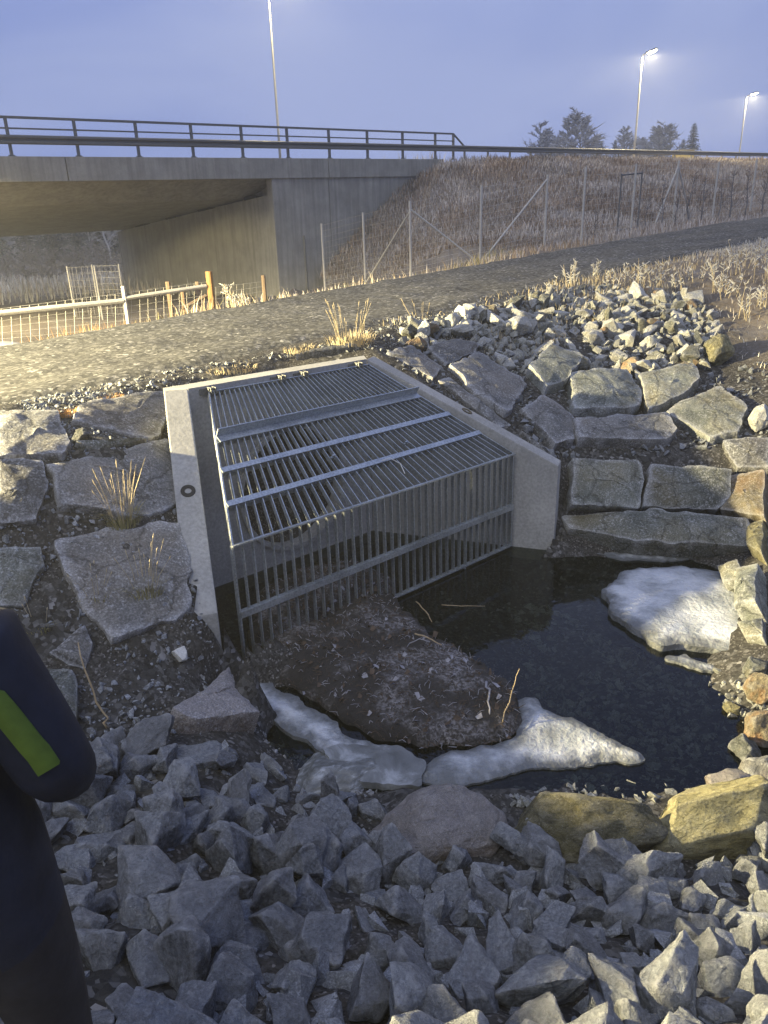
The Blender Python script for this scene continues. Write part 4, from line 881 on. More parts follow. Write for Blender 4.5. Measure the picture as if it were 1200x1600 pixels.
mb = MB(); mb.hexa([BP(SP0, .44, zdeck(SP0) - .5), BP(SP1, .44, zdeck(SP1) - .5), BP(SP1, BW - .44, zdeck(SP1) - .5), BP(SP0, BW - .44, zdeck(SP0) - .5), BP(SP0, .44, zdeck(SP0) - .05), BP(SP1, .44, zdeck(SP1) - .05), BP(SP1, BW - .44, zdeck(SP1) - .05), BP(SP0, BW - .44, zdeck(SP0) - .05)])
part(mb, 'carriageway', M['road'], bridge)

railing = empty('bridge_railing', tuple(BP(0, .2, zdeck(0))))
tag(railing, 'galvanised steel railing along the edge of the bridge deck', 'railing')
posts = [-12.0 + 2.42 * k - 9.68 for k in range(14)] ; posts = [p for p in posts if p < 11.0] + [11.2]
for sp in posts:
    b = BP(sp, .18, zdeck(sp)); mb = MB(); mb.bar(b, b + zw * 1.26, dsv * .09, dtv * .11); po = part(mb, 'post', M['galv_dull'], railing); mb = MB()
    for q in (-.09, .09): mb.tube([b + dsv * q, b + dsv * q + zw * .06], .025, 6)
    mb.bar(b - dsv * .13 + zw * .01, b + dsv * .13 + zw * .01, dtv * .2, zw * .025)
    part(mb, 'base_plate', M['galv_dull'], po)
def rail(z, w, h, name, off=0, s0=-30, s1=11.2, par=railing):
    mb = MB(); mb.bar(BP(s0, .18 + off, zdeck(s0) + z), BP(s1, .18 + off, zdeck(s1) + z), dtv * w, zw * h); return part(mb, name, M['galv_dull'], par)
rail(1.27, .12, .075, 'top_rail'); rail(.92, .06, .05, 'middle_rail', .02)
def wbeam(p_fn, name, par, n=2):          # W-profile guard rail
    mb = MB(); pr = [(0, -.155), (-.07, -.12), (-.07, -.06), (-.0, -.02), (0, .02), (-.07, .06), (-.07, .12), (0, .155), (.006, .155), (.006, -.155)]; vs = []
    for i in range(n):
        p, t = p_fn(i / (n - 1))
        for a, z in pr: vs.append(p + t * a + zw * z)
    k = len(pr); mb.add(vs, [(i * k + j, i * k + (j + 1) % k, (i + 1) * k + (j + 1) % k, (i + 1) * k + j) for i in range(n - 1) for j in range(k)]); return part(mb, name, M['galv_dull'], par)
wbeam(lambda f: (BP(-30 + f * 42, .10, zdeck(-30 + f * 42) + .55), dtv), 'guard_rail_beam', railing)
mb = MB(); mb.bar(BP(11.2, .18, zdeck(11.2) + 1.27), BP(12.2, .18, zdeck(12.2) + .6), dtv * .08, zw * .08); part(mb, 'end_brace', M['galv_dull'], railing)
# road guard rail beyond the bridge, along the embankment crest
gr_ = empty('guard_rail', tuple(BP(12, .2, zdeck(12)))); tag(gr_, 'long steel guard rail along the crest of the grassy embankment', 'guard rail')
sp = 12.2; ps = []
while sp < 130: ps.append(sp); sp += 2.0 if sp < 20 else (2.6 if sp < 60 else 4)
for sp in ps:
    b = BP(sp, .25, zdeck(sp) - .4); mb = MB(); mb.bar(b, b + zw * 1.12, dsv * .07, dtv * .1); part(mb, 'post', M['galv_dull'], gr_)
wbeam(lambda f: (BP(12 + f * 118, .17, zdeck(12 + f * 118) + .56), dtv), 'guard_rail_beam', gr_, 40)
mb = MB(); mb.hexa([BP(10, 1.5, zdeck(10) - .6), BP(130, 1.5, zdeck(130) - .6), BP(130, 11, zdeck(130) - .6), BP(10, 11, zdeck(10) - .6), BP(10, 1.5, zdeck(10) - .06), BP(130, 1.5, zdeck(130) - .06), BP(130, 11, zdeck(130) - .06), BP(10, 11, zdeck(10) - .06)])
o = mb.build('road', M['road']); o['kind'] = 'structure'

# ------------------------------------------------------------------ street lamps
def street_lamp(base, top, arm, label, watt, r=.09, light=True, head_px=None):
    root = empty('street_lamp', tuple(base)); tag(root, label, 'street lamp', 'lit street lamps on tapering poles')
    b, t_ = np.array(base), np.array(top); mb = MB(); mb.tube([b - zw * .3, lerp(b, t_, .3), t_ - zw * .3, t_ + np.array(arm) * .15], [r, r * .85, r * .5, r * .45], 10); part(mb, 'pole', M['pole'], root, smooth=True)
    a = np.array(arm, float); al = a / np.linalg.norm(a); sdv = np.cross(al, zw); e = t_ + a
    mb = MB(); mb.tube([t_, e], .04, 8); part(mb, 'arm', M['pole'], root)
    mb = MB(); c = e + al * .3
    mb.hexa([c - al * .4 - sdv * .1, c + al * .45 - sdv * .17, c + al * .45 + sdv * .17, c - al * .4 + sdv * .1, c - al * .4 - sdv * .08 + zw * .12, c + al * .35 - sdv * .12 + zw * .14, c + al * .35 + sdv * .12 + zw * .14, c - al * .4 + sdv * .08 + zw * .12])
    hd = part(mb, 'lamp_head', M['lamp_body'], root, bevel=.02)
    mb = MB(); n = 16; ring = []
    for q, dz in ((1.0, -.012), (.75, -.08), (.35, -.12)):
        for k in range(n): an = 2 * math.pi * k / n; ring.append(c + al * (.36 * q * math.cos(an) + .05) + sdv * (.14 * q * math.sin(an)) + zw * dz)
    mb.add(ring, [(i * n + k, i * n + (k + 1) % n, (i + 1) * n + (k + 1) % n, (i + 1) * n + k) for i in range(2) for k in range(n)] + [tuple(range(2 * n, 3 * n))]); part(mb, 'lens', M['lens'], hd)
    if light:
        ld = bpy.data.lights.new('lamp_light', 'SPOT'); ld.spot_size = math.radians(174); ld.spot_blend = .12; ld.energy = watt; ld.color = (1, .82, .44); ld.shadow_soft_size = .12
        lo = bpy.data.objects.new('lamp_light', ld); COL.objects.link(lo); lo.parent = root; lo.location = Vector(tuple(c - zw * .22)) - Vector(tuple(base))
    return root
b1 = at_y(991, 236, 62.0); t1 = at_y(1004, 86, 62.0); t1[0], t1[1] = b1[0], b1[1]
street_lamp((b1[0], b1[1], zdeck(30) - .3), tuple(t1), (.3, -.15, .08), 'lit street lamp standing behind the guard rail between two groups of trees', 8000)
b2 = at_y(1155, 242, 88.0); t2 = at_y(1170, 150, 88.0)
street_lamp((b2[0], b2[1], zdeck(45) - .3), (b2[0], b2[1], t2[2]), (.32, -.15, .08), 'lit street lamp farther along the guard rail, beyond the dark spruce', 8000)
b3 = at_y(438, 250, 50.0)
street_lamp((b3[0], b3[1], zdeck(6) - .3), (b3[0], b3[1], 16.8), (.7, -.9, .15), 'tall street lamp standing behind the bridge railing', 5000)
p4 = ST(-8.2, 4.5)
street_lamp((p4[0], p4[1], gz(p4[0], p4[1])), (p4[0], p4[1], 4.45), (.4, -.5, .05), 'low path lamp standing beside the gravel track before the underpass', 34000, r=.06)
street_lamp((-15.6, 25.0, gz(-15.6, 25.0)), (-15.6, 25.0, 5.6), (.5, .3, .1), 'low path lamp standing beside the underpass entrance', 3000, r=.06)

# ------------------------------------------------------------------ wildlife fence below the embankment
wf = empty('wildlife_fence', tuple(at_y(642, 433, 24.5))); tag(wf, 'tall wire mesh wildlife fence with braced steel posts below the embankment', 'fence')
FPX = [(508, 352, 452, 28.0), (571, 335, 441, 26.6), (642, 317, 434, 24.5), (750, 293, 410, 25.0), (850, 276, 388, 26.5), (908, 264, 376, 27.0), (985, 259, 364, 28.0), (1050, 254, 354, 29.5), (1112, 256, 346, 31.5), (1170, 252, 340, 33), (1235, 248, 330, 36)]
FP = []
for u, vt, vb, y in FPX: FP.append((at_y(u, vb, y), at_y(u, vt, y)))
FP = [(b - zw * .3, np.array([b[0], b[1], t[2]])) for b, t in FP]
for b, t in FP: mb = MB(); mb.tube([b, t + zw * .06], .04, 8); part(mb, 'post', M['wire'], wf)
def brace(a, b, name='brace'): mb = MB(); mb.tube([a, b], .032, 6); part(mb, name, M['wire'], wf)
brace(lerp(*FP[2], .93), lerp(*FP[3], .1)); brace(lerp(*FP[2], .9), lerp(*FP[1], .1)); brace(lerp(*FP[4], .97), lerp(*FP[3], .1))
brace(lerp(*FP[7], .95), lerp(FP[7][0], FP[8][0], .5) + zw * .2); brace(lerp(*FP[7], .95), lerp(FP[7][0], FP[6][0], .5) + zw * .2)
gA, gB = lerp(FP[5][0], FP[6][0], .72), lerp(FP[6][0], FP[7][0], .15)                                     # gate frame
gate = MB()
for q in (gA, gB): gate.tube([q + zw * .2, q + zw * 2.3], .03, 6)
for z in (.45, 2.25): gate.tube([gA + zw * z, gB + zw * z], .03, 6)
part(gate, 'gate_frame', M['galv_dull'], wf)
mb = MB()
for (b0, t0), (b1, t1) in zip(FP[:-1], FP[1:]):
    L_ = np.linalg.norm(b1 - b0); nv = int(L_ / .17)
    for k in range(nv + 1): f = k / nv; mb.tube([lerp(b0, b1, f) + zw * .1, lerp(t0, t1, f)], .0036, 3, cap=False)
    for k in range(15): f = .1 + .9 * (k / 14) ** 1.25; mb.tube([lerp(b0, t0, f), lerp(b1, t1, f)], .004, 3, cap=False)
o = part(mb, 'wire_mesh', M['wire'], wf); o['kind'] = 'stuff'

# ------------------------------------------------------------------ low stock fence left of the underpass
def fpt(u, v, t):       # pixel on the vertical plane parallel to the track at distance t
    d = ray(u, v); p0 = ST(0, t); nrm = DT; k = (p0 - EYE[:2]) @ nrm / (d[:2] @ nrm); return EYE + d * k
TF = 5.3
sf = empty('stock_fence', tuple(fpt(195, 510, TF))); tag(sf, 'low wire mesh stock fence with a pipe rail and wooden posts beside the track', 'fence')
def post(u, vt, vb, r, mat, name, t=TF, n=8):
    b, p = fpt(u, vb, t), fpt(u, vt, t); mb = MB(); mb.tube([np.array([p[0], p[1], b[2] - .35]), np.array([p[0], p[1], p[2]])], r, n); return part(mb, name, M[mat], sf, smooth=False)
post(192, 447, 508, .035, 'wire', 'pipe_post'); post(326, 424, 487, .062, 'post_wood', 'wooden_post', n=10); post(-60, 470, 530, .035, 'wire', 'pipe_post')
post(262, 440, 497, .05, 'old_wood', 'wooden_post', 6.4); post(285, 455, 492, .045, 'old_wood', 'wooden_post', 6.6); post(308, 440, 490, .045, 'old_wood', 'wooden_post', 6.6); post(411, 430, 470, .05, 'old_wood', 'wooden_post', 7.5)
mb = MB(); mb.tube([fpt(-70, 496, TF), fpt(192, 470, TF)], .042, 8); mb.tube([fpt(195, 466, TF), fpt(322, 447, TF)], .035, 8); part(mb, 'pipe_rail', M['wire'], sf)
mb = MB(); mb.tube([fpt(285, 482, 6.4), fpt(322, 462, 6.4)], .035, 6); part(mb, 'brace', M['old_wood'], sf)
def mesh_panel(u0, v0t, v0b, u1, v1t, v1b, t, nv, nh, r=.0024):
    a0, a1, b0, b1 = fpt(u0, v0b, t), fpt(u0, v0t, t), fpt(u1, v1b, t), fpt(u1, v1t, t); mb = MB()
    for k in range(nv + 1): f = k / nv; mb.tube([lerp(a0, b0, f) - zw * .1, lerp(a1, b1, f)], r, 3, cap=False)
    for k in range(nh + 1): f = k / nh; mb.tube([lerp(a0, a1, f), lerp(b0, b1, f)], r, 3, cap=False)
    o = part(mb, 'wire_mesh', M['wire'], sf); o['kind'] = 'stuff'
mesh_panel(-60, 490, 535, 192, 458, 512, TF, 18, 5); mesh_panel(192, 458, 512, 326, 440, 492, TF, 11, 5); mesh_panel(326, 450, 488, 411, 440, 470, 7.5, 8, 4)
# wire cage around a sapling, beyond the fence
cg = empty('wire_cage', tuple(at_y(155, 475, 30))); tag(cg, 'round wire mesh cage standing beside the abutment under the bridge', 'cage')
c0 = at_y(156, 482, 30); c0[2] = .4; mb = MB(); ht = at_y(156, 416, 30)[2] - .4; R_ = .95
for k in range(26): a = 2 * math.pi * k / 26; p = c0 + np.array([R_ * math.cos(a), R_ * math.sin(a), 0]); mb.tube([p, p + zw * ht], .0045, 3, cap=False)
for k in range(9): z = ht * k / 8; mb.tube([c0 + np.array([R_ * math.cos(2 * math.pi * q / 26), R_ * math.sin(2 * math.pi * q / 26), z]) for q in range(27)], .0045, 3, cap=False)
o = part(mb, 'wire_mesh', M['wire'], cg); o['kind'] = 'stuff'
for k in range(4): a = k * 1.57 + .4; p = c0 + np.array([R_ * math.cos(a), R_ * math.sin(a), 0]); mb = MB(); mb.tube([p - zw * .1, p + zw * (ht + .05)], .03, 6); part(mb, 'post', M['wire'], cg)
# small yellow hut behind the guard rail
hb = at_y(1067, 246, 75); hut = empty('utility_hut', (hb[0], hb[1], hb[2] - 1.2)); tag(hut, 'small yellow hut showing above the guard rail', 'hut')
mb = MB(); c = np.array([hb[0], hb[1], hb[2] - 1.2]); mb.bar(c, c + zw * 1.75, np.array([1.4, .3, 0]), np.array([-.3, 1.2, 0])); part(mb, 'wall', M['yellow_hut'], hut)
mb = MB(); mb.bar(c + zw * 1.752, c + zw * 1.84, np.array([1.6, .34, 0]), np.array([-.36, 1.4, 0])); part(mb, 'roof', M['lamp_body'], hut)

# ------------------------------------------------------------------ plants: builders
def blade(mb, p, h, lean, w, droop=.3, mi=0):
    p = np.array(p, float); lean = np.array([lean[0], lean[1], 0.0]); sd_ = np.array([-lean[1], lean[0], 0]); q = np.linalg.norm(sd_); sd_ = (sd_ / q if q > 1e-6 else np.array([1.0, 0, 0])) * w / 2
    m_ = p + lean * .45 + zw * h * .6; e = p + lean * 1.15 + zw * h * (1 - droop * .2) - zw * droop * np.linalg.norm(lean) * .3
    mb.add([p - sd_, p + sd_, m_ + sd_ * .8, m_ - sd_ * .8, e], [(0, 1, 2, 3), (3, 2, 4)], mi)
def stalk(mb, p, h, lean, r, head=True, mi=0):
    p = np.array(p, float); lean = np.array([lean[0], lean[1], 0.0]); a = p + lean * .35 + zw * h * .5; e = p + lean + zw * h
    mb.tube([p, a, e], [r, r * .8, r * .5], 4, mi, cap=False)
    if head: d = (e - a) / np.linalg.norm(e - a); mb.tube([e - d * h * .12, e - d * h * .04, e + d * h * .03], [r * .6, r * 2.0, r * .3], 5, mi)
def tuft(name, u, v, hgt, rad, nb, ns, mats, label, group, seed, w=.005):
    rg = random.Random(seed); c = hit(u, v); root = empty(name, (c[0], c[1], c[2] - .01)); tag(root, label, 'grass', group); mb = MB()
    for k in range(nb):
        a = rg.uniform(0, 6.28); r = rad * math.sqrt(rg.random()); l = hgt * rg.uniform(.3, 1); ln = rg.uniform(.1, .8) * l
        blade(mb, (r * math.cos(a), r * math.sin(a), 0), l, (ln * math.cos(a), ln * math.sin(a)), w, rg.uniform(.1, .9))
    mb.build('blades', M[mats[0]], root)['kind'] = 'stuff'
    if ns:
        mb = MB()
        for k in range(ns):
            a = rg.uniform(0, 6.28); l = hgt * rg.uniform(1.5, 2.9); ln = rg.uniform(.05, .55) * l
            stalk(mb, (rad * .5 * math.cos(a), rad * .5 * math.sin(a), 0), l, (ln * math.cos(a), ln * math.sin(a)), .0022)
        mb.build('stalks', M[mats[1]], root)['kind'] = 'stuff'
    return root
TG = 'dry grass tufts growing on the banks'
tuft('grass_tuft', 192, 818, .16, .12, 260, 26, ('straw_green', 'straw'), 'dry grass tuft with upright pale stalks at the lower edge of the wide slab', TG, 1)
tuft('grass_tuft', 228, 925, .13, .12, 220, 14, ('straw_green', 'straw'), 'dry brown grass tuft with arching stalks beside the largest slab', TG, 2)
tuft('grass_tuft', 150, 935, .1, .1, 160, 8, ('straw_green', 'straw'), 'low brown grass tuft beside the greenish cracked slab', TG, 3)
tuft('grass_tuft', 62, 985, .09, .08, 120, 3, ('straw_green', 'straw'), 'small yellow green grass tuft above the triangular stone', TG, 4)
tuft('grass_tuft', 105, 648, .07, .09, 220, 0, ('reed_orange', 'straw'), 'brown mossy tuft between the two top slabs', TG, 5)
tuft('grass_tuft', 172, 624, .06, .12, 260, 0, ('reed_orange', 'straw'), 'orange mossy tuft above the wide cracked slab', TG, 6)
tuft('grass_tuft', 548, 536, .17, .28, 380, 24, ('straw', 'straw'), 'large pale straw tuft on the verge behind the culvert headwall', TG, 7, .008)
tuft('grass_tuft', 470, 548, .1, .2, 200, 0, ('straw', 'straw'), 'short straw patch behind the middle of the headwall', TG, 8)
tuft('grass_tuft', 360, 578, .08, .28, 260, 0, ('straw', 'straw'), 'flattened straw patch behind the headwall near its low corner', TG, 9)
tuft('grass_tuft', 660, 525, .16, .12, 120, 8, ('straw', 'straw'), 'thin straw tuft at the edge of the pale rubble', TG, 10)
tuft('grass_tuft', 866, 672, .07, .06, 140, 0, ('dead_leaf', 'straw'), 'dark brown dead plant in the crack of a dark slab', TG, 12)
def weed(u, v, h, label, group, seed, mat='frost_grass', n=5, r=.006, zadd=0):
    rg = random.Random(seed); c = hit(u, v); root = empty('frosted_weed', (c[0], c[1], c[2] - .02)); tag(root, label, 'weed', group); mb = MB(); mt = MB()
    for k in range(n):
        a = rg.uniform(0, 6.28); hh = h * rg.uniform(.55, 1); ln = np.array([math.cos(a), math.sin(a), 0]) * hh * rg.uniform(.05, .4); p0 = np.array([rg.gauss(0, .06), rg.gauss(0, .06), 0]); e = p0 + ln + zw * hh; m_ = lerp(p0, e, .5) + ln * -.1
        mb.tube([p0, m_, e], [r, r * .8, r * .5], 4, cap=False)
        for q in range(rg.randint(5, 11)):
            f = rg.uniform(.3, 1); b = lerp(p0, e, f) if f > .5 else lerp(p0, m_, f * 2); an = rg.uniform(0, 6.28); l = h * rg.uniform(.06, .22); d = np.array([math.cos(an) * .8, math.sin(an) * .8, rg.uniform(.2, .9)]) * l
            mt.tube([b, b + d * .6, b + d], [r * .7, r * 1.1, r * .5], 4)
            for z_ in range(3): dd = np.array([rg.gauss(0, 1), rg.gauss(0, 1), rg.gauss(0, 1)]) * l * .2; mt.tube([b + d * .8, b + d * .8 + dd], [r * .7, r * .35], 3, cap=False)
    mb.build('stems', M['straw'], root)['kind'] = 'stuff'; mt.build('twigs', M[mat], root)['kind'] = 'stuff'; return root
WG = 'white rimed weeds along the gravel track'
for k, (u, v, h) in enumerate([(893, 452, .5), (930, 445, .45), (957, 455, .35), (985, 448, .42), (1005, 452, .5), (1030, 448, .4), (1055, 455, .35), (1122, 455, .6), (1150, 430, .55), (1172, 418, .5), (1135, 470, .45), (1190, 440, .5), (860, 462, .3), (1085, 440, .35), (1165, 500, .5), (1195, 480, .45)]):
    weed(u, v, h, 'white rimed weed standing on the verge above the pale rubble', WG, 30 + k)
for k, (u, v, h) in enumerate([(362, 484, .5), (385, 476, .42), (402, 474, .35), (428, 470, .35), (445, 466, .32), (372, 482, .3), (516, 449, .55), (415, 472, .3)]):
    weed(u, v, h, 'pale rimed weed at the far edge of the track before the abutment', 'pale weeds before the abutment', 60 + k)

# grass cover: nobody could count it
def cover(name, n, region, h0, h1, mats, label, w=.02, lean=.5, seed=1, ok=None, mix=.5):
    rg = np.random.RandomState(seed); ss = rg.uniform(region[0], region[1], n); tt = rg.uniform(region[2], region[3], n)
    P = O[None] + ss[:, None] * DS + tt[:, None] * DT; z = ground(P[:, 0], P[:, 1])
    if ok is not None: kp = ok(ss, tt, P, z); P, z, ss, tt = P[kp], z[kp], ss[kp], tt[kp]
    m = len(P); a = rg.uniform(0, 6.283, m); clump = np.array([.5 + .8 * mnoise.noise(Vector((p[0] * .55, p[1] * .55, seed))) for p in P]); h = (h0 + (h1 - h0) * rg.random_sample(m)) * np.clip(.55 + clump * .8, .25, 1.5); l = h * lean * rg.uniform(.2, 1.2, m)
    d = np.stack([np.cos(a), np.sin(a)], 1); sdv = np.stack([-d[:, 1], d[:, 0]], 1) * (w / 2)
    b = np.concatenate([P, (z - .02)[:, None]], 1); V = np.zeros((m, 5, 3))
    V[:, 0] = b; V[:, 0, :2] -= sdv; V[:, 1] = b; V[:, 1, :2] += sdv
    mid = b.copy(); mid[:, :2] += d * (l * .4)[:, None]; mid[:, 2] += h * .6
    V[:, 2] = mid; V[:, 2, :2] += sdv * .8; V[:, 3] = mid; V[:, 3, :2] -= sdv * .8; V[:, 4] = b; V[:, 4, :2] += d * l[:, None]; V[:, 4, 2] += h * .95
    idx = np.arange(m) * 5; q = np.stack([idx, idx + 1, idx + 2, idx + 3], 1).tolist(); t3 = np.stack([idx + 3, idx + 2, idx + 4], 1).tolist()
    me = bpy.data.meshes.new(name); me.from_pydata(V.reshape(-1, 3).tolist(), [], q + t3)
    for mt in mats: me.materials.append(M[mt])
    mi = (np.array([mnoise.noise(Vector((p[0] * .35, p[1] * .35, seed + 5))) for p in P]) + rg.normal(0, .25, m) > (mix - .5)).astype(int); me.polygons.foreach_set('material_index', np.concatenate([mi, mi]))
    o = link(name, me); o['kind'] = 'stuff'; o['label'] = label; o['category'] = 'grass'; return o
cover('embankment_grass', 70000, (18, 62, 9.5, 23.6), .15, .45, ('brown_grass', 'grey_grass'), 'brown and frosted winter grass covering the road embankment', .035, .7, 3, ok=lambda s, t, P, z: (t < 23.15) & (z > 1.2))
cover('verge_grass', 16000, (2, 50, ROAD_W + .25, 9.5), .1, .35, ('brown_grass', 'grey_grass'), 'dry grass along the far side of the gravel track', .02, .6, 4, mix=.3)
cover('field_grass', 14000, (-22, 12, 5.0, 14), .15, .45, ('straw_green', 'straw'), 'dry field grass in front of the underpass', .025, .6, 5, ok=lambda s, t, P, z: z > .2)
cover('orange_grass', 9000, (-14, 6, 8.5, 12.5), .25, .6, ('reed_orange', 'straw'), 'orange dry grass behind the stock fence', .02, .5, 6, mix=.75)
cover('bank_grass', 4500, (5.6, 18, -5.5, -.2), .03, .15, ('grey_grass', 'frost_grass'), 'frosted grass on the bank at the end of the rubble', .01, .6, 7, ok=lambda s, t, P, z: (P[:, 0] > 4.3) & (t < -.15) & (P[:, 1] > 7.2), mix=.75)
cover('track_edge_grass', 5000, (2.5, 16, -1.3, .1), .03, .16, ('straw', 'frost_grass'), 'short frosted grass on the stream side edge of the track', .008, .6, 8, mix=.6)
cover('beyond_grass', 9000, (-10, 30, 24, 60), .4, 1.1, ('frost_grass', 'grey_grass'), 'pale frosted reeds beyond the bridge', .06, .4, 9, ok=lambda s, t, P, z: P[:, 1] > 40)

# ------------------------------------------------------------------ trees
def bare_tree_mesh(seed, h, spread, mat, twig, dense=1.0):
    rg = random.Random(seed); tr = MB(); tw = MB(); r0 = h * .016
    pts = [np.array([0, 0, 0.0])]
    for k in range(1, 7): pts.append(pts[-1] + np.array([rg.gauss(0, .02 * h), rg.gauss(0, .02 * h), h * .95 / 6]))
    tr.tube(pts, [r0 * (1 - .85 * k / 6) for k in range(7)], 6)
    for k in range(int(34 * dense)):
        f = rg.uniform(.18, .98); i = min(5, int(f * 6)); b = lerp(pts[i], pts[i + 1], f * 6 - i); a = rg.uniform(0, 6.28); l = spread * h * (1.15 - f) * rg.uniform(.5, 1.0) + .05 * h
        d = np.array([math.cos(a) * .8, math.sin(a) * .8, rg.uniform(.35, .9)]); e = b + d * l; m_ = lerp(b, e, .5) - zw * l * .06
        tr.tube([b, m_, e], [r0 * .35, r0 * .22, r0 * .08], 4, cap=False)
        for q in range(int(20 * dense)):
            g = rg.uniform(.25, 1); s_ = lerp(b, e, g); dd = d * .5 + np.array([rg.gauss(0, .55), rg.gauss(0, .55), rg.gauss(.25, .4)]); ll = l * rg.uniform(.12, .34)
            t_ = s_ + dd * ll; wv = np.cross(dd, [rg.gauss(0, 1), rg.gauss(0, 1), rg.gauss(0, 1)]); wv = wv / (np.linalg.norm(wv) + 1e-6) * h * twig
            tw.add([s_ - wv, s_ + wv, t_], [(0, 1, 2)])
            for z_ in range(2):
                u_ = lerp(s_, t_, rg.uniform(.3, .8)); ee = u_ + (dd + np.array([rg.gauss(0, .6), rg.gauss(0, .6), rg.gauss(0, .5)])) * ll * .5; tw.add([u_ - wv * .7, u_ + wv * .7, ee], [(0, 1, 2)])
    return tr.mesh('trunk', M['bark'], True), tw.mesh('crown', M[mat])
def spruce_mesh(seed, h, wd):
    rg = random.Random(seed); tr = MB(); tw = MB(); tr.tube([(0, 0, 0), (0, 0, h * .5), (0, 0, h)], [h * .018, h * .012, h * .002], 6)
    for k in range(46):
        f = .08 + .9 * k / 46; z = h * f; n = rg.randint(7, 10)
        for q in range(n):
            a = 6.28 * q / n + rg.uniform(-.3, .3); l = wd * h * (1.03 - f) * rg.uniform(.7, 1.15) + .02 * h; d = np.array([math.cos(a), math.sin(a), rg.uniform(-.35, .05)]); b = np.array([0, 0, z]); e = b + d * l
            for j in range(9):
                g = rg.uniform(.1, 1); s_ = lerp(b, e, g); sd_ = np.array([-d[1], d[0], 0]) * rg.choice((-1, 1)) * l * .3 * (1.15 - g) + d * l * .12 + zw * rg.uniform(-.1, .04) * l
                wv = np.array([0, 0, 1]) * h * .008 + d * h * .006; tw.add([s_ - wv, s_ + wv, s_ + sd_], [(0, 1, 2)])
    return tr.mesh('trunk', M['bark'], True), tw.mesh('crown', M['spruce'])
def tree(name, meshes, base, sc, label, group, rz=0, wide=1.0):
    root = empty(name, tuple(base)); root.scale = (sc * wide, sc * wide, sc); root.rotation_euler = (0, 0, rz); tag(root, label, 'tree', group); link('trunk', meshes[0], root); link('crown', meshes[1], root); return root
BT = [bare_tree_mesh(s, 10, sp, 'far_twig', .009, d * 1.4) for s, sp, d in ((1, .36, 1.0), (2, .3, 1.2), (3, .42, 1.1))]
SPR = [spruce_mesh(4, 10, .24), spruce_mesh(6, 10, .2)]
TGp = 'frosted trees standing beyond the road'
for k, (u, vt, y, kd, lb) in enumerate([(846, 190, 135, 0, 'round bare frosted tree at the open end of the tree row'), (880, 188, 140, 1, 'slender bare tree beside the tallest tree'), (909, 171, 130, 2, 'tallest frosted birch of the row beyond the road'),
        (940, 210, 150, 1, 'small bare tree between the tallest tree and the lamp'), (978, 198, 140, 0, 'bare tree just behind the nearer street lamp'), (1020, 196, 145, 1, 'bare tree beside the broad conifer'), (1047, 190, 135, 2, 'broad dense frosted tree beside the dark spruce'),
        (1086, 190, 128, 3, 'dark pointed spruce near the yellow hut'), (962, 217, 150, 4, 'tiny dark spruce between bare trees'), (1068, 216, 140, 4, 'low dark spruce at the foot of the pointed spruce'), (922, 215, 160, 0, 'low bare tree behind the tallest tree'), (1005, 212, 160, 2, 'low hazy tree between lamp and conifer'), (862, 205, 150, 1, 'thin bare tree in the gap of the tree row')]):
    t_ = at_y(u, vt, y); zb_ = at_y(u, 250, y)[2] - 2.5; b = np.array([t_[0], t_[1], zb_]); tree('bare_tree' if kd < 3 else 'spruce_tree', BT[kd] if kd < 3 else SPR[kd - 3], b, (t_[2] - zb_) / 10, lb, TGp, k * 1.3, 1.4 if kd < 3 else 1.1)
# brush and wood beyond the underpass
BS = [bare_tree_mesh(s, 3.0, .5, 'frost_twig', .006, 1.0) for s in (21, 22, 23)]
rg = random.Random(9)
for k in range(22):
    u = -90 + 14 * k + rg.uniform(-6, 6); y = rg.uniform(56, 74); p = at_y(u, 430, y); zb = gz(p[0], p[1]); root = empty('frosted_bush', (p[0], p[1], zb - .1)); sc = rg.uniform(.7, 1.1); root.scale = (sc * 1.3, sc * 1.3, sc); root.rotation_euler = (0, 0, rg.uniform(0, 6))
    tag(root, 'grey frosted bush standing in the brush beyond the underpass', 'bush', 'frosted bushes beyond the underpass'); m_ = BS[k % 3]; link('stem', m_[0], root); link('crown', m_[1], root)
FM = [bare_tree_mesh(s, 9, .3, 'far_twig', .006, .7) for s in (31, 32)] + [spruce_mesh(33, 10, .2)]
vs, fs, b_, mis = [], [], 0, []
for k in range(130):
    u = rg.uniform(-160, 330); y = rg.uniform(85, 130); p = at_y(u, 400, y); zb = float(ground(p[0], p[1])[0]); j = rg.choice((0, 1, 1, 2, 2)); sc = rg.uniform(.55, 1.05); a = rg.uniform(0, 6.28); ca, sa = math.cos(a) * sc, math.sin(a) * sc
    for me_ in FM[j]:
        co = mesh_np(me_); q = np.stack([co[:, 0] * ca - co[:, 1] * sa + p[0], co[:, 0] * sa + co[:, 1] * ca + p[1], co[:, 2] * sc + zb - .2], 1); vs.append(q); pl = [tuple(v + b_ for v in f.vertices) for f in me_.polygons]; fs += pl; b_ += len(q); mis += [1 if j == 2 else 0] * len(pl)
me = bpy.data.meshes.new('far_wood'); me.from_pydata(np.concatenate(vs).tolist(), [], fs); me.materials.append(M['far_twig']); me.materials.append(M['spruce']); me.polygons.foreach_set('material_index', mis)
o = link('far_wood', me); o['kind'] = 'stuff'; o['label'] = 'dark frosted wood far beyond the underpass'; o['category'] = 'wood'
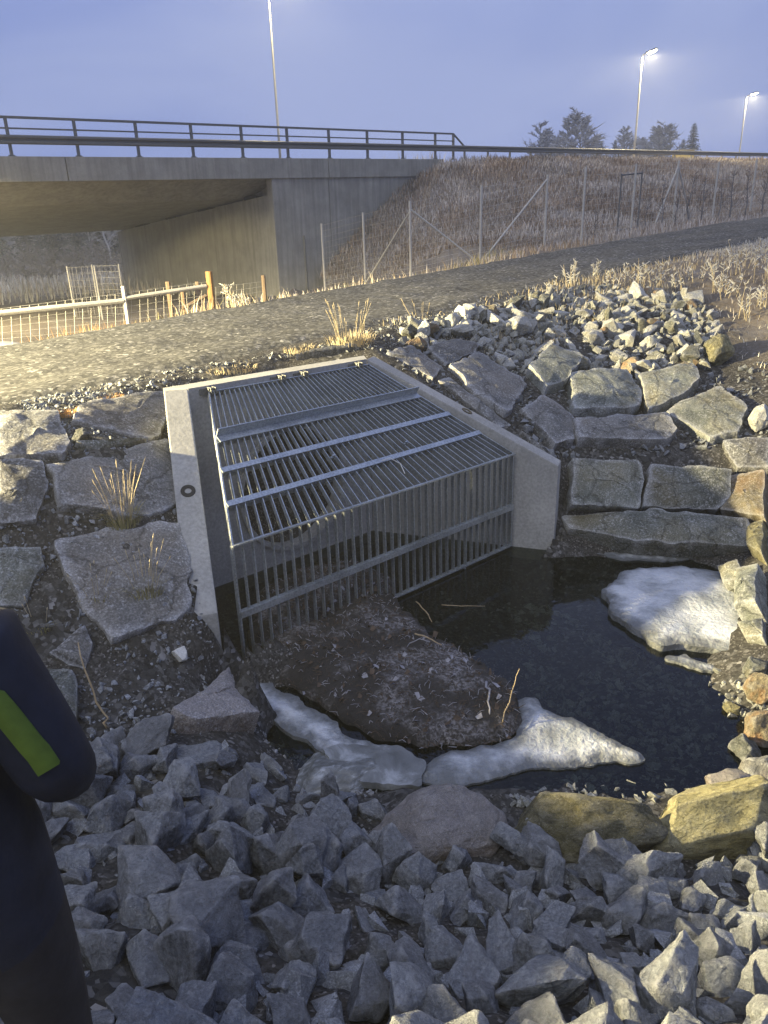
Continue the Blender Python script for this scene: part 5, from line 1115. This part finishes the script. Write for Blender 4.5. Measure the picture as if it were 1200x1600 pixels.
# bare shrubs by the wildlife fence
SH = [bare_tree_mesh(s, 2.0, .22, 'brown_grass', .0035, .5) for s in (41, 42)]
for k, (u, v, y, h) in enumerate([(1035, 350, 27, 1.8), (1055, 348, 27.5, 1.6), (1075, 346, 28, 2.0), (1095, 345, 29, 2.0), (1120, 342, 29, 1.7), (1140, 340, 30, 2.2), (1165, 335, 31, 1.9), (1190, 333, 32, 2.0), (1010, 352, 27, 1.4), (928, 372, 25.5, 1.3)]):
    p = at_y(u, v, y); root = empty('bare_shrub', (p[0], p[1], gz(p[0], p[1]) - .05)); root.scale = (h / 2,) * 3; root.rotation_euler = (0, 0, k); tag(root, 'thin bare brown shrub growing along the wildlife fence', 'shrub', 'bare shrubs along the wildlife fence'); link('stem', SH[k % 2][0], root); link('crown', SH[k % 2][1], root)

# ------------------------------------------------------------------ person standing on the riprap, mostly out of the picture
M['navy'] = flat_mat('navy jacket cloth', (0.012, 0.016, 0.03), 0.75, 0.3, 14, bumpd=.004)
M['lime'] = flat_mat('lime green cloth', (0.085, 0.14, 0.02), 0.7, 0.2, 20, bumpd=.003)
M['trouser'] = flat_mat('charcoal trouser cloth', (0.02, 0.02, 0.024), 0.8, 0.3, 14, bumpd=.004)
M['skin'] = flat_mat('skin', (0.5, 0.27, 0.2), 0.5, 0.08, 20)
M['boot'] = flat_mat('dark boot leather', (0.02, 0.018, 0.016), 0.5, 0.2, 20)
PX, PY = -0.79, 0.97; PZ0 = gz(PX, PY) + .02
person = empty('person', (PX, PY, PZ0)); person.rotation_euler = (0, 0, math.radians(8))     # local +y is the way they face
tag(person, 'person in navy jacket with lime green trim standing on the riprap', 'person')
def skin_mesh(nodes, edges, name, sub=2):
    me = bpy.data.meshes.new(name); me.from_pydata([n[0] for n in nodes], edges, []); ob = bpy.data.objects.new(name, me); COL.objects.link(ob)
    md = ob.modifiers.new('s', 'SKIN'); md.use_smooth_shade = True
    if not me.skin_vertices: pass
    for sv_, n in zip(me.skin_vertices[0].data, nodes): r = n[1]; sv_.radius = (r, r) if not hasattr(r, '__len__') else r
    me.skin_vertices[0].data[0].use_root = True
    ms = ob.modifiers.new('u', 'SUBSURF'); ms.levels = ms.render_levels = sub
    dg = bpy.context.evaluated_depsgraph_get(); m2 = bpy.data.meshes.new_from_object(ob.evaluated_get(dg)); bpy.data.objects.remove(ob); m2.name = name; return m2
Hp = 1.62
nd = [((0, 0, .86), .155), ((0, .01, 1.05), .15), ((0, .01, 1.24), .165), ((0, 0, 1.345), .11), ((0, .015, 1.42), .058), ((0, .03, 1.5), .085), ((0, .035, 1.585), .08),
      ((.16, 0, 1.325), .075), ((.235, -.02, 1.1), .066), ((.2, .13, .98), .05), ((.13, .2, .97), .036),
      ((-.16, 0, 1.325), .075), ((-.235, -.02, 1.1), .066), ((-.2, .13, .98), .05), ((-.13, .2, .97), .036),
      ((.1, 0, .8), .105), ((.105, .02, .46), .072), ((.11, -.01, .1), .055), ((.115, .1, .05), .05), ((.12, .19, .04), .035),
      ((-.1, 0, .8), .105), ((-.105, .02, .46), .072), ((-.11, -.01, .1), .055), ((-.115, .1, .05), .05), ((-.12, .19, .04), .035)]
ed = [(0, 1), (1, 2), (2, 3), (3, 4), (4, 5), (5, 6), (3, 7), (7, 8), (8, 9), (9, 10), (3, 11), (11, 12), (12, 13), (13, 14), (0, 15), (15, 16), (16, 17), (17, 18), (18, 19), (0, 20), (20, 21), (21, 22), (22, 23), (23, 24)]
body = skin_mesh(nd, ed, 'body')
for mt in ('navy', 'trouser', 'skin', 'boot'): body.materials.append(M[mt])
for pl in body.polygons:
    c = pl.center; pl.use_smooth = True
    pl.material_index = 2 if (c.z > 1.4 or (.93 < c.z < 1.01 and c.y > .19 and abs(c.x) < .15)) else (0 if c.z > .78 else (3 if c.z < .13 else 1))
bo = link('body', body, person)
# face and hands are shaped on the one figure's children: nose, ears, eyes, fingers
def blob(mats, c, r, name, par, q=(1, 1, 1)):
    bm = bmesh.new(); bmesh.ops.create_icosphere(bm, subdivisions=3, radius=1); 
    for v in bm.verts: v.co = Vector((v.co.x * r * q[0] + c[0], v.co.y * r * q[1] + c[1], v.co.z * r * q[2] + c[2]))
    me = bpy.data.meshes.new(name); bm.to_mesh(me); bm.free(); me.materials.append(M[mats]); me.polygons.foreach_set('use_smooth', [True] * len(me.polygons)); return link(name, me, par)
blob('skin', (0, .128, 1.51), .02, 'nose', person, (.75, 1.2, 1.3)); blob('skin', (.082, .03, 1.52), .028, 'ear', person, (.35, .7, 1.1)); blob('skin', (-.082, .03, 1.52), .028, 'ear', person, (.35, .7, 1.1))
for sx in (-1, 1): blob('boot', (sx * .033, .112, 1.545), .011, 'eye', person)
blob('pink_boulder', (0, .113, 1.468), .02, 'mouth', person, (1.1, .5, .3))
for sx in (-1, 1):
    fing = []
    for j, (dx, dy, l) in enumerate(((-.02, .012, .07), (-.007, .018, .082), (.007, .016, .078), (.019, .008, .062))):
        b = np.array([sx * .12, .215, .975 + dx * 1.1]); mb = MB(); mb.tube([b, b + np.array([-sx * l * .5, .012, -.004]), b + np.array([-sx * l, -.004, -.008])], [.0105, .0095, .007], 8); mb.build('finger', M['skin'], person, smooth=True)
    b = np.array([sx * .125, .21, 1.0]); mb = MB(); mb.tube([b, b + np.array([-sx * .022, .012, .022]), b + np.array([-sx * .05, .008, .028])], [.012, .011, .008], 8); mb.build('thumb', M['skin'], person, smooth=True)
# knitted hat
mb = MB(); n = 24; vs = []
for r, z in ((.1, 1.545), (.108, 1.56), (.106, 1.6), (.09, 1.645), (.055, 1.675), (.01, 1.685)):
    for k in range(n): a = 6.2832 * k / n; vs.append((r * .92 * math.cos(a), .03 + r * 1.04 * math.sin(a) - (.012 if z < 1.56 else 0), z + (.012 * math.sin(a) if z < 1.57 else 0)))
mb.add(vs, [(i * n + k, i * n + (k + 1) % n, (i + 1) * n + (k + 1) % n, (i + 1) * n + k) for i in range(5) for k in range(n)]); mb.build('hat', M['navy'], person, smooth=True)
# lime collar and trim bands that follow the jacket
mb = MB(); vs = []
for r, z in ((.085, 1.395), (.095, 1.43), (.082, 1.455), (.075, 1.44)):
    for k in range(n): a = 6.2832 * k / n; vs.append((r * math.cos(a), .012 + r * math.sin(a), z + .012 * math.cos(a * 3)))
mb.add(vs, [(i * n + k, i * n + (k + 1) % n, (i + 1) * n + (k + 1) % n, (i + 1) * n + k) for i in range(3) for k in range(n)]); mb.build('collar', M['lime'], person, smooth=True)
from mathutils.bvhtree import BVHTree
bvh = BVHTree.FromPolygons([v.co for v in body.vertices], [list(p.vertices) for p in body.polygons])
def strap(path, w_, name, mat):
    mb = MB(); vs = []
    for i, p in enumerate(path):
        p = Vector(p); loc, nor, _, _ = bvh.find_nearest(p); t_ = (Vector(path[min(i + 1, len(path) - 1)]) - Vector(path[max(i - 1, 0)])).normalized(); sd_ = t_.cross(nor).normalized() * w_ / 2
        for q, hgt in ((-1, .001), (-.85, .007), (.85, .007), (1, .001)): l2, n2, _, _ = bvh.find_nearest(loc + sd_ * q); vs.append(tuple(l2 + n2 * hgt))
    k = len(path); mb.add(vs, [(i * 4 + j, i * 4 + j + 1, i * 4 + j + 5, i * 4 + j + 4) for i in range(k - 1) for j in range(3)]); return mb.build(name, M[mat], person, smooth=True)
strap([(.02 + .1 * f, -.2, 1.3 - .42 * f) for f in np.linspace(0, 1, 16)], .05, 'trim_band', 'lime')
strap([(-.02 - .1 * f, -.2, 1.3 - .42 * f) for f in np.linspace(0, 1, 16)], .05, 'trim_band', 'lime')
strap([(.17 + .08 * f, -.1, 1.34 - .2 * f) for f in np.linspace(0, 1, 12)], .04, 'sleeve_band', 'lime')

# ------------------------------------------------------------------ evening haze
m, N, L, B = newmat('evening haze'); N.remove(B); out = [n for n in N if n.type == 'OUTPUT_MATERIAL'][0]
pv = N.new('ShaderNodeVolumePrincipled'); pv.inputs['Color'].default_value = (0.8, 0.85, 0.95, 1); pv.inputs['Density'].default_value = 0.0019; pv.inputs['Anisotropy'].default_value = 0.3
L.new(pv.outputs[0], out.inputs['Volume'])
HZ = [(-180, -60), (220, -60), (220, 200), (-180, 200)]
mb = MB(); mb.hexa([(x, y, -30) for x, y in HZ] + [(x, y, 45) for x, y in HZ]); o = mb.build('haze', m); o['kind'] = 'stuff'; o['label'] = 'thin evening haze'; o['category'] = 'haze'
